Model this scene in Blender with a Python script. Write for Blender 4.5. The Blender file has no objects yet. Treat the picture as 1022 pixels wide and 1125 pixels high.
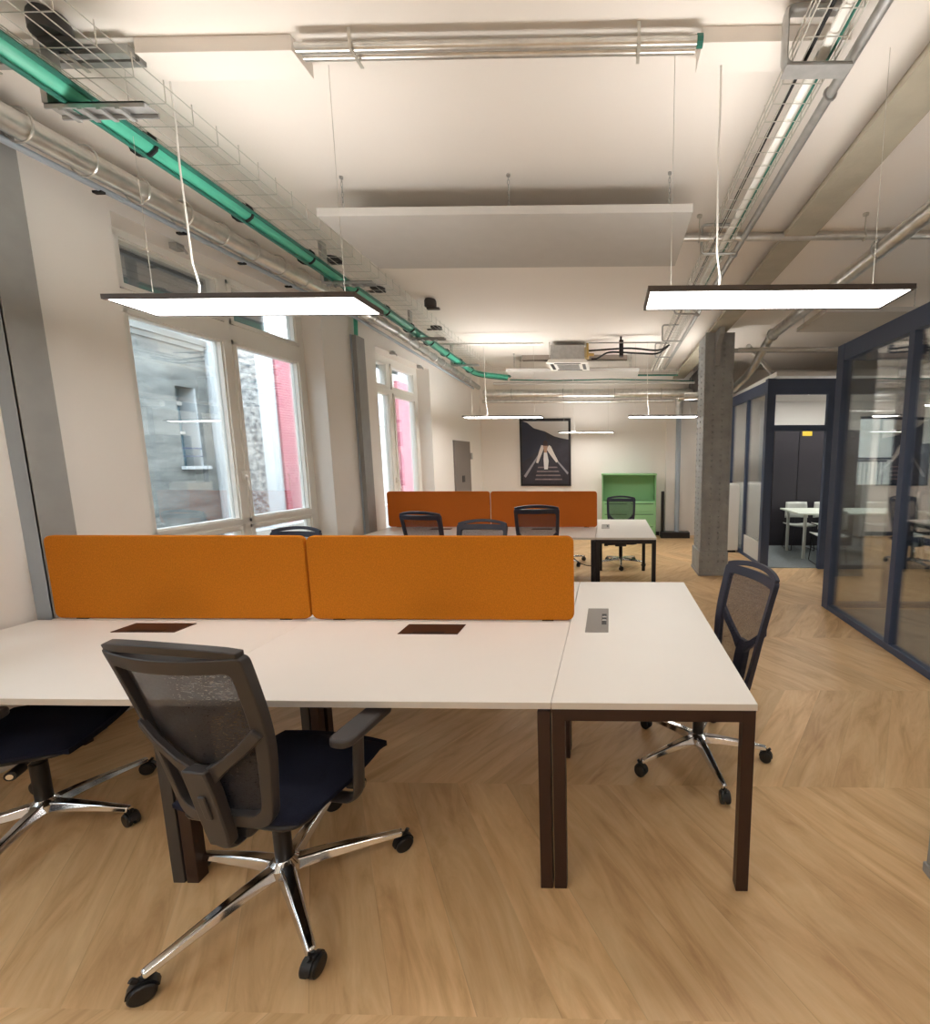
import bpy, bmesh, math, random
from mathutils import Vector, Matrix
random.seed(7)
S = bpy.context.scene
COL = S.collection
PI = math.pi
sin, cos = math.sin, math.cos

# ------------------------------------------------------------------ helpers
def srgb(r, g, b):
    f = lambda c: (c/255/12.92 if c/255 <= .04045 else ((c/255+.055)/1.055)**2.4)
    return (f(r), f(g), f(b), 1)

MATS = {}
def mat(name, col, rough=.5, metal=0., spec=.5, noise=None, bump=None, emit=None, trans=0.):
    """noise=(scale, amount[, stretch xyz]); bump=(scale, strength)"""
    if name in MATS: return MATS[name]
    m = bpy.data.materials.new(name); m.use_nodes = True
    nt = m.node_tree; N = nt.nodes; L = nt.links
    p = N['Principled BSDF']
    p.inputs['Base Color'].default_value = col
    p.inputs['Roughness'].default_value = rough
    p.inputs['Metallic'].default_value = metal
    p.inputs['Specular IOR Level'].default_value = spec
    tc = None
    if noise or bump:
        tc = N.new('ShaderNodeTexCoord')
    if noise:
        mp = N.new('ShaderNodeMapping'); L.new(tc.outputs['Object'], mp.inputs[0])
        if len(noise) > 2: mp.inputs['Scale'].default_value = noise[2]
        n = N.new('ShaderNodeTexNoise'); n.inputs['Scale'].default_value = noise[0]; n.inputs['Detail'].default_value = 5
        L.new(mp.outputs[0], n.inputs['Vector'])
        r = N.new('ShaderNodeMapRange'); r.inputs[1].default_value = .3; r.inputs[2].default_value = .7
        r.inputs[3].default_value = 1-noise[1]; r.inputs[4].default_value = 1+noise[1]
        L.new(n.outputs[0], r.inputs[0])
        v = N.new('ShaderNodeVectorMath'); v.operation = 'SCALE'; v.inputs[0].default_value = col[:3]
        L.new(r.outputs[0], v.inputs['Scale']); L.new(v.outputs[0], p.inputs['Base Color'])
    if bump:
        n2 = N.new('ShaderNodeTexNoise'); n2.inputs['Scale'].default_value = bump[0]; n2.inputs['Detail'].default_value = 3
        L.new(tc.outputs['Object'], n2.inputs['Vector'])
        b = N.new('ShaderNodeBump'); b.inputs['Strength'].default_value = bump[1]; b.inputs['Distance'].default_value = .01
        L.new(n2.outputs[0], b.inputs['Height']); L.new(b.outputs[0], p.inputs['Normal'])
    if emit:
        p.inputs['Emission Color'].default_value = emit[0]; p.inputs['Emission Strength'].default_value = emit[1]
    MATS[name] = m
    return m

def mesh_fabric(name, col, alpha, scale=420):
    """open-knit mesh: a fine woven grid, part thread and part hole"""
    m = bpy.data.materials.new(name); m.use_nodes = True
    nt = m.node_tree; N = nt.nodes; L = nt.links
    p = N['Principled BSDF']; p.inputs['Base Color'].default_value = col; p.inputs['Roughness'].default_value = .7
    t = N.new('ShaderNodeBsdfTransparent'); mx = N.new('ShaderNodeMixShader')
    tc = N.new('ShaderNodeTexCoord'); n = N.new('ShaderNodeTexNoise'); n.inputs['Scale'].default_value = 260; n.inputs['Detail'].default_value = 2
    mp = N.new('ShaderNodeMapping'); mp.inputs['Scale'].default_value = (.35, 1, 1)
    L.new(tc.outputs['Object'], mp.inputs[0]); L.new(mp.outputs[0], n.inputs['Vector'])
    r = N.new('ShaderNodeMapRange'); r.inputs[1].default_value = .35; r.inputs[2].default_value = .65
    r.inputs[3].default_value = alpha-.07; r.inputs[4].default_value = alpha+.07
    L.new(n.outputs[0], r.inputs[0]); L.new(r.outputs[0], mx.inputs[0])
    L.new(t.outputs[0], mx.inputs[1]); L.new(p.outputs[0], mx.inputs[2])
    L.new(mx.outputs[0], N['Material Output'].inputs[0])
    return m

def glass_mat(name, tint=(.975, .99, .99, 1), refl=.8):
    m = bpy.data.materials.new(name); m.use_nodes = True
    nt = m.node_tree; N = nt.nodes; L = nt.links
    N.remove(N['Principled BSDF'])
    t = N.new('ShaderNodeBsdfTransparent'); t.inputs[0].default_value = tint
    g = N.new('ShaderNodeBsdfGlossy'); g.inputs['Roughness'].default_value = .0; g.inputs[0].default_value = (1, 1, 1, 1)
    fr = N.new('ShaderNodeFresnel'); fr.inputs[0].default_value = 1.45
    mu = N.new('ShaderNodeMath'); mu.operation = 'MULTIPLY'; mu.inputs[1].default_value = refl
    mx = N.new('ShaderNodeMixShader')
    L.new(fr.outputs[0], mu.inputs[0]); L.new(mu.outputs[0], mx.inputs[0])
    L.new(t.outputs[0], mx.inputs[1]); L.new(g.outputs[0], mx.inputs[2]); L.new(mx.outputs[0], N['Material Output'].inputs[0])
    return m

class MB:
    def __init__(self): self.bm = bmesh.new()
    def box(self, x0, x1, y0, y1, z0, z1, M=None):
        v = [self.bm.verts.new((x, y, z)) for x in (x0, x1) for y in (y0, y1) for z in (z0, z1)]
        if M is not None:
            for a in v: a.co = M @ a.co
        for f in ((0,1,3,2),(4,6,7,5),(0,4,5,1),(2,3,7,6),(0,2,6,4),(1,5,7,3)):
            self.bm.faces.new([v[i] for i in f])
        return self
    def hexa(self, P):
        """eight corners: 4 bottom then 4 top"""
        v = [self.bm.verts.new(p) for p in P]
        for f in ((3,2,1,0),(4,5,6,7),(0,1,5,4),(1,2,6,5),(2,3,7,6),(3,0,4,7)):
            self.bm.faces.new([v[i] for i in f])
        return self
    def prism(self, pts, a, b, axis=2, M=None):
        """extrude polygon pts (2-D) between a and b along axis"""
        def mk(p, h):
            c = [p[0], p[1]]; c.insert(axis, h); c = Vector(c)
            return self.bm.verts.new(M @ c if M is not None else c)
        A = [mk(p, a) for p in pts]; B = [mk(p, b) for p in pts]
        n = len(pts)
        self.bm.faces.new(A[::-1]); self.bm.faces.new(B)
        for i in range(n): self.bm.faces.new((A[i], A[(i+1) % n], B[(i+1) % n], B[i]))
        return self
    def tube(self, path, r, seg=10, cap=True, closed=False, sq=None):
        """round tube (or elliptical: r=(ra, rb)) along a path"""
        path = [Vector(p) for p in path]; n = len(path)
        rings = []; prev = None
        for i, p in enumerate(path):
            if closed: d = (path[(i+1) % n]-path[i-1])
            elif i == 0: d = path[1]-p
            elif i == n-1: d = p-path[i-1]
            else: d = (path[i+1]-p).normalized()+(p-path[i-1]).normalized()
            if d.length < 1e-9: d = Vector((0, 0, 1))
            d.normalize()
            if prev is None:
                up = Vector((0, 0, 1)) if abs(d.z) < .9 else Vector((0, 1, 0))
                s = d.cross(up).normalized()
            else:
                s = prev-d*prev.dot(d)
                s = s.normalized() if s.length > 1e-6 else d.orthogonal().normalized()
            prev = s; u = s.cross(d)
            rr = r[i] if isinstance(r, list) else r
            ra, rb = rr if isinstance(rr, tuple) else (rr, rr)
            rings.append([self.bm.verts.new(p+s*(ra*cos(2*PI*k/seg))+u*(rb*sin(2*PI*k/seg))) for k in range(seg)])
        m = n if closed else n-1
        for i in range(m):
            A, B = rings[i], rings[(i+1) % n]
            for k in range(seg): self.bm.faces.new((A[k], A[(k+1) % seg], B[(k+1) % seg], B[k]))
        if cap and not closed:
            self.bm.faces.new(rings[0][::-1]); self.bm.faces.new(rings[-1])
        return self
    def lathe(self, prof, cx=0, cy=0, seg=20, M=None):
        rings = []
        for r, z in prof:
            ring = []
            for k in range(seg):
                c = Vector((cx+r*cos(2*PI*k/seg), cy+r*sin(2*PI*k/seg), z))
                ring.append(self.bm.verts.new(M @ c if M is not None else c))
            rings.append(ring)
        for A, B in zip(rings, rings[1:]):
            for k in range(seg): self.bm.faces.new((A[k], A[(k+1) % seg], B[(k+1) % seg], B[k]))
        self.bm.faces.new(rings[0][::-1]); self.bm.faces.new(rings[-1])
        return self
    def grid(self, fn, nu, nv):
        V = [[self.bm.verts.new(fn(i/nu, j/nv)) for j in range(nv+1)] for i in range(nu+1)]
        for i in range(nu):
            for j in range(nv): self.bm.faces.new((V[i][j], V[i+1][j], V[i+1][j+1], V[i][j+1]))
        return self
    def build(self, name, m, parent=None, smooth=35, bevel=0, seg=2, origin=None, loc=None):
        bm = self.bm
        bmesh.ops.recalc_face_normals(bm, faces=bm.faces)
        if origin is not None: bmesh.ops.translate(bm, verts=bm.verts, vec=-Vector(origin))
        me = bpy.data.meshes.new(name); bm.to_mesh(me); bm.free()
        if smooth:
            for p in me.polygons: p.use_smooth = True
            me.set_sharp_from_angle(angle=math.radians(smooth))
        ob = bpy.data.objects.new(name, me); COL.objects.link(ob)
        me.materials.append(m)
        if origin is not None: ob.location = origin
        if loc is not None: ob.location = loc
        if parent is not None: ob.parent = parent
        if bevel:
            b = ob.modifiers.new('bevel', 'BEVEL'); b.width = bevel; b.segments = seg; b.limit_method = 'ANGLE'
            b.angle_limit = math.radians(40)
        return ob

def tag(o, label=None, cat=None, group=None, kind=None):
    if label: o['label'] = label
    if cat: o['category'] = cat
    if group: o['group'] = group
    if kind: o['kind'] = kind
    return o
def empty(name, loc=(0, 0, 0), rz=0.):
    o = bpy.data.objects.new(name, None); COL.objects.link(o); o.location = loc; o.rotation_euler = (0, 0, rz)
    o.empty_display_size = .1
    return o
def copy_tree(o, parent=None):
    c = o.copy(); COL.objects.link(c); c.parent = parent
    for ch in [x for x in ALLCH(o)]: copy_tree(ch, c)
    return c
def ALLCH(o): return [x for x in bpy.data.objects if x.parent == o]
def struct(o): o['kind'] = 'structure'; return o
def arc(c, r, a0, a1, n, plane='xy', z=0):
    out = []
    for i in range(n+1):
        a = a0+(a1-a0)*i/n
        if plane == 'xy': out.append((c[0]+r*cos(a), c[1]+r*sin(a), z))
        elif plane == 'xz': out.append((c[0]+r*cos(a), z, c[1]+r*sin(a)))
        else: out.append((z, c[0]+r*cos(a), c[1]+r*sin(a)))
    return out
def fillet(pts, r, n=5):
    pts = [Vector(p) for p in pts]; out = [pts[0]]
    for a, b, c in zip(pts, pts[1:], pts[2:]):
        d1 = (a-b); d2 = (c-b); t = min(r, d1.length*.49, d2.length*.49)
        p1 = b+d1.normalized()*t; p2 = b+d2.normalized()*t
        for i in range(n+1):
            s = i/n; out.append(p1*(1-s)**2+b*2*s*(1-s)+p2*s*s)
    out.append(pts[-1]); return out
def rrect(x0, x1, y0, y1, r, n=5):
    out = []
    for cx, cy, a in ((x1-r, y1-r, 0), (x0+r, y1-r, 90), (x0+r, y0+r, 180), (x1-r, y0+r, 270)):
        for i in range(n+1):
            t = math.radians(a+90*i/n); out.append((cx+r*cos(t), cy+r*sin(t)))
    return out

# ------------------------------------------------------------------ materials
M_wall = mat('wall_paint', srgb(238, 233, 227), .7, noise=(1.2, .015), bump=(60, .03))
M_ceil = mat('ceiling_paint', srgb(240, 234, 227), .8, noise=(.7, .015))
M_white = mat('white_laminate', srgb(240, 236, 230), .38, noise=(3, .01))
M_edge = mat('pale_desk_edge', srgb(212, 205, 196), .5)
M_steelb = mat('brown_black_steel', srgb(52, 32, 26), .42, metal=.2)
M_steelk = mat('black_steel', srgb(34, 32, 36), .42, metal=.2)
M_orange = mat('orange_felt', srgb(212, 128, 36), .95, spec=.1, noise=(260, .14, (1, 1, .5)), bump=(700, .5))
M_orange2 = mat('rust_orange_felt', srgb(206, 112, 44), .95, spec=.1, noise=(260, .12, (1, 1, .5)), bump=(700, .4))
M_hatch = mat('dark_brown_metal', srgb(60, 40, 36), .4, metal=.3)
M_alu = mat('brushed_aluminium', srgb(150, 145, 140), .35, metal=.6)
M_chrome = mat('polished_aluminium', (.78, .78, .8, 1), .1, metal=1.)
M_plast = mat('charcoal_plastic', srgb(58, 54, 54), .42, noise=(300, .05))
M_plastn = mat('navy_charcoal_plastic', srgb(44, 46, 62), .42)
M_black = mat('black_plastic', srgb(22, 22, 25), .4)
M_navy = mat('navy_black_fabric', srgb(27, 30, 47), .9, spec=.2, noise=(240, .25), bump=(500, .4))
M_meshd = mesh_fabric('charcoal_knit', srgb(44, 42, 46), .88)
M_meshn = mesh_fabric('navy_knit', srgb(42, 44, 62), .62)
M_blue = mat('anthracite_blue_frame', srgb(66, 78, 104), .45)
M_galv = mat('galvanised_steel', srgb(215, 214, 210), .3, metal=.85, noise=(14, .12))
M_galvd = mat('dull_galvanised_steel', srgb(180, 180, 178), .4, metal=.7, noise=(20, .1))
M_zinc = mat('zinc_wire', srgb(200, 197, 188), .35, metal=.6)
M_green = mat('green_cable_sheath', srgb(82, 180, 152), .4, noise=(18, .12, (3, .3, 3)))
M_gdark = mat('dark_green_cable', srgb(40, 110, 95), .4)
M_grey = mat('grey_steel_paint', srgb(152, 152, 150), .55, noise=(9, .05))
M_col = mat('riveted_grey_paint', srgb(153, 155, 155), .6, noise=(7, .13), bump=(40, .25))
M_beam = mat('old_beam_paint', srgb(168, 160, 142), .55, noise=(6, .08), bump=(30, .2))
M_acou = mat('acoustic_panel_felt', srgb(200, 197, 192), .95, spec=.1, noise=(8, .02))
M_pvc = mat('white_pvc', srgb(238, 236, 230), .4)
M_lampf = mat('taupe_lamp_frame', srgb(84, 74, 70), .45)
M_black2 = mat('satin_black_lacquer', srgb(20, 19, 24), .35)
M_sage = mat('sage_green_lacquer', srgb(140, 190, 138), .5)
M_sage_in = mat('sage_green_groove', srgb(60, 92, 62), .6)
M_glass = glass_mat('clear_glass')
M_glassw = glass_mat('window_glass', (.97, .99, 1, 1), .5)
M_hatchd = mat('grey_service_door', srgb(128, 120, 116), .5)
M_carpet = mat('grey_carpet', srgb(128, 134, 136), .98, spec=.05, noise=(70, .28, (1, 2.2, 1)), bump=(300, .6))
M_dark = mat('dark_wardrobe_lacquer', srgb(44, 41, 48), .5)
M_seatw = mat('pale_grey_shell', srgb(180, 184, 178), .5)
M_screen = mat('dark_screen_glass', srgb(80, 76, 84), .3)
M_copper = mat('brass_valve', srgb(205, 175, 110), .35, metal=.6)
M_bluish = mat('blue_grey_steel', srgb(165, 175, 186), .5)
M_brown = mat('kraft_shutter', srgb(150, 152, 154), .6)
M_rubber = mat('black_rubber', srgb(20, 20, 20), .7)
def lamp_mat(n, s): return mat(n, (1, 1, 1, 1), .6, emit=((1, .965, .92, 1), s))
M_lampdn = lamp_mat('lit_diffuser', 10.)
M_lampup = lamp_mat('lit_upper_diffuser', 11.)
M_lampdn2 = lamp_mat('brighter_lit_diffuser', 19.)
M_lampup2 = lamp_mat('brighter_lit_upper_diffuser', 17.)
M_spot = lamp_mat('lit_spot', 120.)

# oak floor : chevron bands with planks at 57 degrees
def floor_material():
    m = bpy.data.materials.new('oak_chevron_floor'); m.use_nodes = True
    nt = m.node_tree; N = nt.nodes; L = nt.links; p = N['Principled BSDF']
    def math_(op, a, b=None, c=None):
        n = N.new('ShaderNodeMath'); n.operation = op
        for i, v in enumerate((a, b, c)):
            if v is None: continue
            if isinstance(v, (int, float)): n.inputs[i].default_value = v
            else: L.new(v, n.inputs[i])
        return n.outputs[0]
    tc = N.new('ShaderNodeTexCoord'); sp = N.new('ShaderNodeSeparateXYZ'); L.new(tc.outputs['Object'], sp.inputs[0])
    X, Y = sp.outputs[0], sp.outputs[1]
    B = .95; th = math.radians(57); W = .205
    t = math_('DIVIDE', math_('SUBTRACT', Y, 2.05-B*20), B)
    band = math_('FLOOR', t); fy = math_('SUBTRACT', t, band)
    par = math_('MODULO', band, 2.)
    sg = math_('SUBTRACT', math_('MULTIPLY', par, 2.), 1.)      # band 20 (even): -1 -> planks rise to the right
    yy = math_('MULTIPLY', fy, B)
    u = math_('ADD', X, math_('MULTIPLY', math_('MULTIPLY', yy, 1/math.tan(th)), sg))
    w = W/sin(th)
    q = math_('DIVIDE', math_('ADD', u, 50.), w); idx = math_('FLOOR', q); fu = math_('SUBTRACT', q, idx)
    cv = N.new('ShaderNodeCombineXYZ'); L.new(idx, cv.inputs[0]); L.new(band, cv.inputs[1])
    wn = N.new('ShaderNodeTexWhiteNoise'); wn.noise_dimensions = '2D'; L.new(cv.outputs[0], wn.inputs['Vector'])
    # grain coordinates : along the plank slow, across fast, shifted per plank
    across = math_('MULTIPLY', math_('ADD', u, math_('MULTIPLY', wn.outputs[0], 37.)), sin(th))
    along = math_('ADD', math_('DIVIDE', yy, sin(th)), math_('MULTIPLY', wn.outputs[0], 91.))
    g = N.new('ShaderNodeCombineXYZ'); L.new(math_('MULTIPLY', across, 1.), g.inputs[0]); L.new(math_('MULTIPLY', along, .17), g.inputs[1]); L.new(wn.outputs[0], g.inputs[2])
    n1 = N.new('ShaderNodeTexNoise'); n1.inputs['Scale'].default_value = 11; n1.inputs['Detail'].default_value = 7; n1.inputs['Roughness'].default_value = .62; n1.inputs['Distortion'].default_value = 1.1
    L.new(g.outputs[0], n1.inputs['Vector'])
    n2 = N.new('ShaderNodeTexNoise'); n2.inputs['Scale'].default_value = 70; n2.inputs['Detail'].default_value = 4
    L.new(g.outputs[0], n2.inputs['Vector'])
    cr = N.new('ShaderNodeValToRGB'); L.new(n1.outputs[0], cr.inputs[0])
    e = cr.color_ramp.elements
    e[0].position = .28; e[0].color = srgb(190, 150, 106)
    e[1].position = .72; e[1].color = srgb(228, 196, 150)
    k = e.new(.48); k.color = srgb(214, 177, 130)
    v = math_('ADD', .90, math_('MULTIPLY', wn.outputs[0], .16))
    v = math_('MULTIPLY', v, math_('ADD', .93, math_('MULTIPLY', n2.outputs[0], .14)))
    e1 = math_('LESS_THAN', fu, .014); e2 = math_('LESS_THAN', fy, .0035)
    seam = e1
    v = math_('MULTIPLY', v, math_('SUBTRACT', 1., math_('MULTIPLY', seam, .13)))
    sc = N.new('ShaderNodeVectorMath'); sc.operation = 'SCALE'; L.new(cr.outputs[0], sc.inputs[0]); L.new(v, sc.inputs['Scale'])
    L.new(sc.outputs[0], p.inputs['Base Color'])
    p.inputs['Roughness'].default_value = .42; p.inputs['Specular IOR Level'].default_value = .4
    b = N.new('ShaderNodeBump'); b.inputs['Strength'].default_value = .12; b.inputs['Distance'].default_value = .004
    L.new(math_('SUBTRACT', n2.outputs[0], math_('MULTIPLY', seam, 1.)), b.inputs['Height']); L.new(b.outputs[0], p.inputs['Normal'])
    return m
M_floor = floor_material()

def stone_mat(name, c1, c2, scale, stretch=(1, 1, 1), contrast=(.35, .65)):
    m = bpy.data.materials.new(name); m.use_nodes = True
    nt = m.node_tree; N = nt.nodes; L = nt.links; p = N['Principled BSDF']; p.inputs['Roughness'].default_value = .9
    tc = N.new('ShaderNodeTexCoord'); mp = N.new('ShaderNodeMapping'); mp.inputs['Scale'].default_value = stretch
    n = N.new('ShaderNodeTexNoise'); n.inputs['Scale'].default_value = scale; n.inputs['Detail'].default_value = 9; n.inputs['Roughness'].default_value = .65
    L.new(tc.outputs['Object'], mp.inputs[0]); L.new(mp.outputs[0], n.inputs['Vector'])
    cr = N.new('ShaderNodeValToRGB'); cr.color_ramp.elements[0].position = contrast[0]; cr.color_ramp.elements[1].position = contrast[1]
    cr.color_ramp.elements[0].color = c1; cr.color_ramp.elements[1].color = c2
    L.new(n.outputs[0], cr.inputs[0]); L.new(cr.outputs[0], p.inputs['Base Color'])
    b = N.new('ShaderNodeBump'); b.inputs['Strength'].default_value = .4; b.inputs['Distance'].default_value = .02
    L.new(n.outputs[0], b.inputs['Height']); L.new(b.outputs[0], p.inputs['Normal'])
    return m
def brick_mat(name, c1, c2, mort, scale=4., rot=True):
    m = bpy.data.materials.new(name); m.use_nodes = True
    nt = m.node_tree; N = nt.nodes; L = nt.links; p = N['Principled BSDF']; p.inputs['Roughness'].default_value = .9
    tc = N.new('ShaderNodeTexCoord'); sp = N.new('ShaderNodeSeparateXYZ'); cb = N.new('ShaderNodeCombineXYZ')
    L.new(tc.outputs['Object'], sp.inputs[0])
    ad = N.new('ShaderNodeMath'); L.new(sp.outputs[0], ad.inputs[0]); L.new(sp.outputs[1], ad.inputs[1])
    L.new(ad.outputs[0], cb.inputs[0]); L.new(sp.outputs[2], cb.inputs[1])
    br = N.new('ShaderNodeTexBrick'); br.inputs['Scale'].default_value = scale
    br.inputs['Color1'].default_value = c1; br.inputs['Color2'].default_value = c2; br.inputs['Mortar'].default_value = mort
    br.inputs['Mortar Size'].default_value = .03
    L.new(cb.outputs[0], br.inputs['Vector']); L.new(br.outputs[0], p.inputs['Base Color'])
    return m
M_stucco = stone_mat('weathered_grey_render', srgb(80, 84, 83), srgb(138, 141, 137), 2.2, (1, .6, 2.4), (.3, .72))
M_rubble = stone_mat('rough_rubble_stone', srgb(78, 82, 86), srgb(178, 178, 174), 9, (1, 1, 1.6), (.38, .62))
M_render = mat('white_render', srgb(192, 198, 200), .9, noise=(3, .03))
M_cream = mat('cream_render', srgb(206, 203, 194), .9, noise=(3, .03))
M_brick = brick_mat('pink_brick', srgb(152, 66, 84), srgb(172, 92, 106), srgb(188, 146, 150), 5)

# ------------------------------------------------------------------ room shell
H = 3.36
def wx(y): return -2.66-.06*(9.57-y)            # inner face of the window wall
YB = 9.57
def wallbox(mb, y0, y1, z0, z1, t=.34, d=0.):
    mb.hexa([(wx(y0)-t, y0, z0), (wx(y0)+d, y0, z0), (wx(y1)+d, y1, z0), (wx(y1)-t, y1, z0),
             (wx(y0)-t, y0, z1), (wx(y0)+d, y0, z1), (wx(y1)+d, y1, z1), (wx(y1)-t, y1, z1)])
YN = -4.2
# floor / ceiling
struct(MB().box(-4.2, 7.2, YN-.3, 12.4, -.12, 0).build('floor', M_floor))
struct(MB().box(-3.9, 7.2, YN-.3, 12.4, H, H+.2).build('ceiling', M_ceil))
# window wall with three openings
W1 = (2.97, 4.84, .55, 3.10); W2 = (5.80, 7.28, .10, 2.98); W3 = (-.2, 1.65, .55, 3.10); W4 = (-3.4, -1.5, .55, 3.10)
def left_wall():
    mb = MB(); ops = sorted([W4, W3, W1, W2])
    y = YN
    for y0, y1, z0, z1 in ops:
        wallbox(mb, y, y0, 0, H); wallbox(mb, y0, y1, 0, z0); wallbox(mb, y0, y1, z1, H); y = y1
    wallbox(mb, y, YB+.3, 0, H)
    return struct(mb.build('wall_left', M_wall, smooth=0))
left_wall()
struct(MB().box(-2.75, 2.05, YB, YB+.25, 0, H).build('wall_back', M_wall))
struct(MB().box(1.16, 1.62, YB-.12, YB+.02, 0, 2.72).build('trim_1', M_wall))
struct(MB().box(-4.2, 7.2, YN-.3, YN, 0, H).build('wall_front', M_wall))
struct(MB().box(5.9, 6.15, YN, 12.4, 0, H).build('wall_right', M_wall))
struct(MB().box(2.05, 6.0, 9.5, 9.75, 0, 1.0).box(2.05, 5.05, 9.5, 9.75, 1.0, 2.45).box(2.05, 6.0, 9.5, 9.75, 2.45, H).build('wall_far', M_wall))
struct(MB().box(1.05, 1.64, YB-.15, YB-.13, 0, .10).box(-2.6, 1.05, YB-.02, YB, 0, .08).build('baseboard_back', M_steelk))
struct(MB().box(5.86, 5.9, 6.7, 9.5, 0, .12).build('baseboard_right', M_blue))
# carpets inside the glass rooms
c = MB().box(2.34, 5.9, YN, 4.74, 0, .008).build('carpet', M_carpet); tag(c, 'grey carpet inside the nearer glass-walled room', 'carpet')
c = MB().box(2.3, 5.9, 6.62, 9.5, 0, .008).build('carpet', M_carpet); tag(c, 'grey carpet under the meeting table in the far glass-walled room', 'carpet')

# windows
def wp(y, d, z): return (wx(y)+d, y, z)
def wbox(mb, y0, y1, z0, z1, d0, d1):
    mb.hexa([wp(y0, d0, z0), wp(y0, d1, z0), wp(y1, d1, z0), wp(y1, d0, z0), wp(y0, d0, z1), wp(y0, d1, z1), wp(y1, d1, z1), wp(y1, d0, z1)])
def window(n, O, panes, handle=None, shutter=None):
    y0, y1, z0, z1 = O
    w = empty('window_%d' % n, wp((y0+y1)/2, -.2, z0)); w['kind'] = 'structure'
    org = w.location.copy()
    # frame = whole rectangle minus the panes, made from a grid of rectangles
    ys = sorted({y0, y1, *[p[0] for p in panes], *[p[1] for p in panes]}); zs = sorted({z0, z1, *[p[2] for p in panes], *[p[3] for p in panes]})
    mb = MB()
    cells = []
    for a, b in zip(ys, ys[1:]):
        run = None
        for c, d in zip(zs, zs[1:]):
            inside = any(p[0] <= (a+b)/2 <= p[1] and p[2] <= (c+d)/2 <= p[3] for p in panes)
            if inside:
                if run: cells.append((a, b, *run)); run = None
            else: run = (run[0], d) if run else (c, d)
        if run: cells.append((a, b, *run))
    for a, b, c, d in cells: wbox(mb, a, b, c, d, -.27, -.2)
    # beads round every pane
    for a, b, c, d in panes:
        for q in ((a-.045, a-.012, c-.04, d+.04), (b+.012, b+.045, c-.04, d+.04)): wbox(mb, *q, -.21, -.185)
        for q in ((a-.045, b+.045, c-.04, c-.012), (a-.045, b+.045, d+.012, d+.04)): wbox(mb, *q, -.21, -.185)
    f = mb.build('window_frame', M_wall if False else M_pvc, None, smooth=0); f.parent = w; f.location = -org
    for a, b, c, d in panes:
        m2 = MB(); wbox(m2, a, b, c, d, -.245, -.235)
        g = m2.build('pane', M_glassw, None, smooth=0); g.parent = w; g.location = -org
        g['kind'] = 'structure'
    if handle:
        a, z = handle; m3 = MB(); wbox(m3, a-.012, a+.012, z-.04, z+.04, -.2, -.17)
        m3.tube([wp(a, -.15, z+.0), wp(a, -.14, z-.12)], .009); wbox(m3, a-.01, a+.01, z-.01, z+.01, -.18, -.14)
        g = m3.build('window_handle', M_pvc, None); g.parent = w; g.location = -org
    m4 = MB(); wbox(m4, y0, y1, z0-.03, z0+.0, -.2, .0)
    g = m4.build('window_sill', M_pvc, None); g.parent = w; g.location = -org
    return w
def std_panes(a0, a1, b0, b1, lo=.66):
    return [(a0, a1, lo, .98), (b0, b1, lo, .98), (a0, a1, 1.09, 2.55), (b0, b1, 1.09, 2.55), (a0, a1, 2.76, 3.03), (b0, b1, 2.76, 3.03)]
window(1, W1, std_panes(3.18, 3.87, 4.02, 4.72), (3.945, 1.45))
window(2, W2, [(5.89, 6.40, .22, 2.47), (6.58, 7.14, .22, 2.47), (5.89, 6.36, 2.60, 2.86), (6.54, 7.13, 2.60, 2.86)], (6.49, 1.3))
window(3, W3, std_panes(-.05, .64, .80, 1.50))
window(4, W4, std_panes(-3.25, -2.56, -2.4, -1.68))
# roller shutters outside the upper lights
def shutter(y0, y1, z0, z1, label):
    mb = MB(); n = max(3, int((z1-z0)/.045))
    for i in range(n):
        a = z0+(z1-z0)*i/n; b = z0+(z1-z0)*(i+.92)/n
        wbox(mb, y0, y1, a, b, -.36, -.345)
    tag(mb.build('roller_shutter', M_brown, smooth=0), label, 'shutter')
shutter(3.05, 4.53, 2.72, 3.15, 'grey roller shutter lowered behind the upper lights of the nearest window')
shutter(5.85, 7.0, 2.84, 3.05, 'grey shutter edge above the glass of the farther tall window')
# small window stops on the lintels
for y, z, l in ((3.37, 3.06, 'small steel hook on the lintel above the nearest window'), (4.55, 3.1, 'small steel hook by the far end of the nearest window lintel'),
                (6.2, 2.98, 'small steel hook above the farther tall window'), (6.95, 2.95, 'second steel hook above the farther tall window, nearer the back wall')):
    mb = MB(); mb.box(wx(y)-.02, wx(y)+.035, y-.03, y+.03, z-.02, z+.02); mb.tube([(wx(y)+.03, y-.02, z), (wx(y)+.06, y, z-.02), (wx(y)+.05, y+.03, z-.03)], .008)
    tag(mb.build('wall_hook', M_galvd), l, 'hook')

# ------------------------------------------------------------------ exterior
def bbox_part(name, m, parent, *b, bevel=0): return MB().box(*b).build(name, m, parent, smooth=0, bevel=bevel)
g = struct(MB().box(-30, -3.6, -20, 40, -1.2, -1.0).build('ground', mat('courtyard_paving', srgb(170, 170, 168), .9, noise=(3, .1))))
b = empty('building', (0, 0, 0)); tag(b, 'weathered grey rendered building with a small deep window across the courtyard', 'building')
MB().box(-9.5, -6.5, -8, 6.93, -1, 3.38).box(-9.5, -6.5, 7.27, 7.50, -1, 3.38).box(-9.5, -6.5, 6.93, 7.27, -1, 1.50).box(-9.5, -6.5, 6.93, 7.27, 2.70, 3.38).build('wall', M_stucco, b, smooth=0)
MB().box(-9.6, -6.44, -8, 7.515, 3.38, 3.47).box(-9.6, -6.47, -8, 7.5, 3.30, 3.38).build('cornice', M_stucco, b, smooth=0)
mb = MB()
for i in range(24): mb.box(-6.5, -6.46, -7+i*.62, -6.96+i*.62, 3.47, 3.68)
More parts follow.
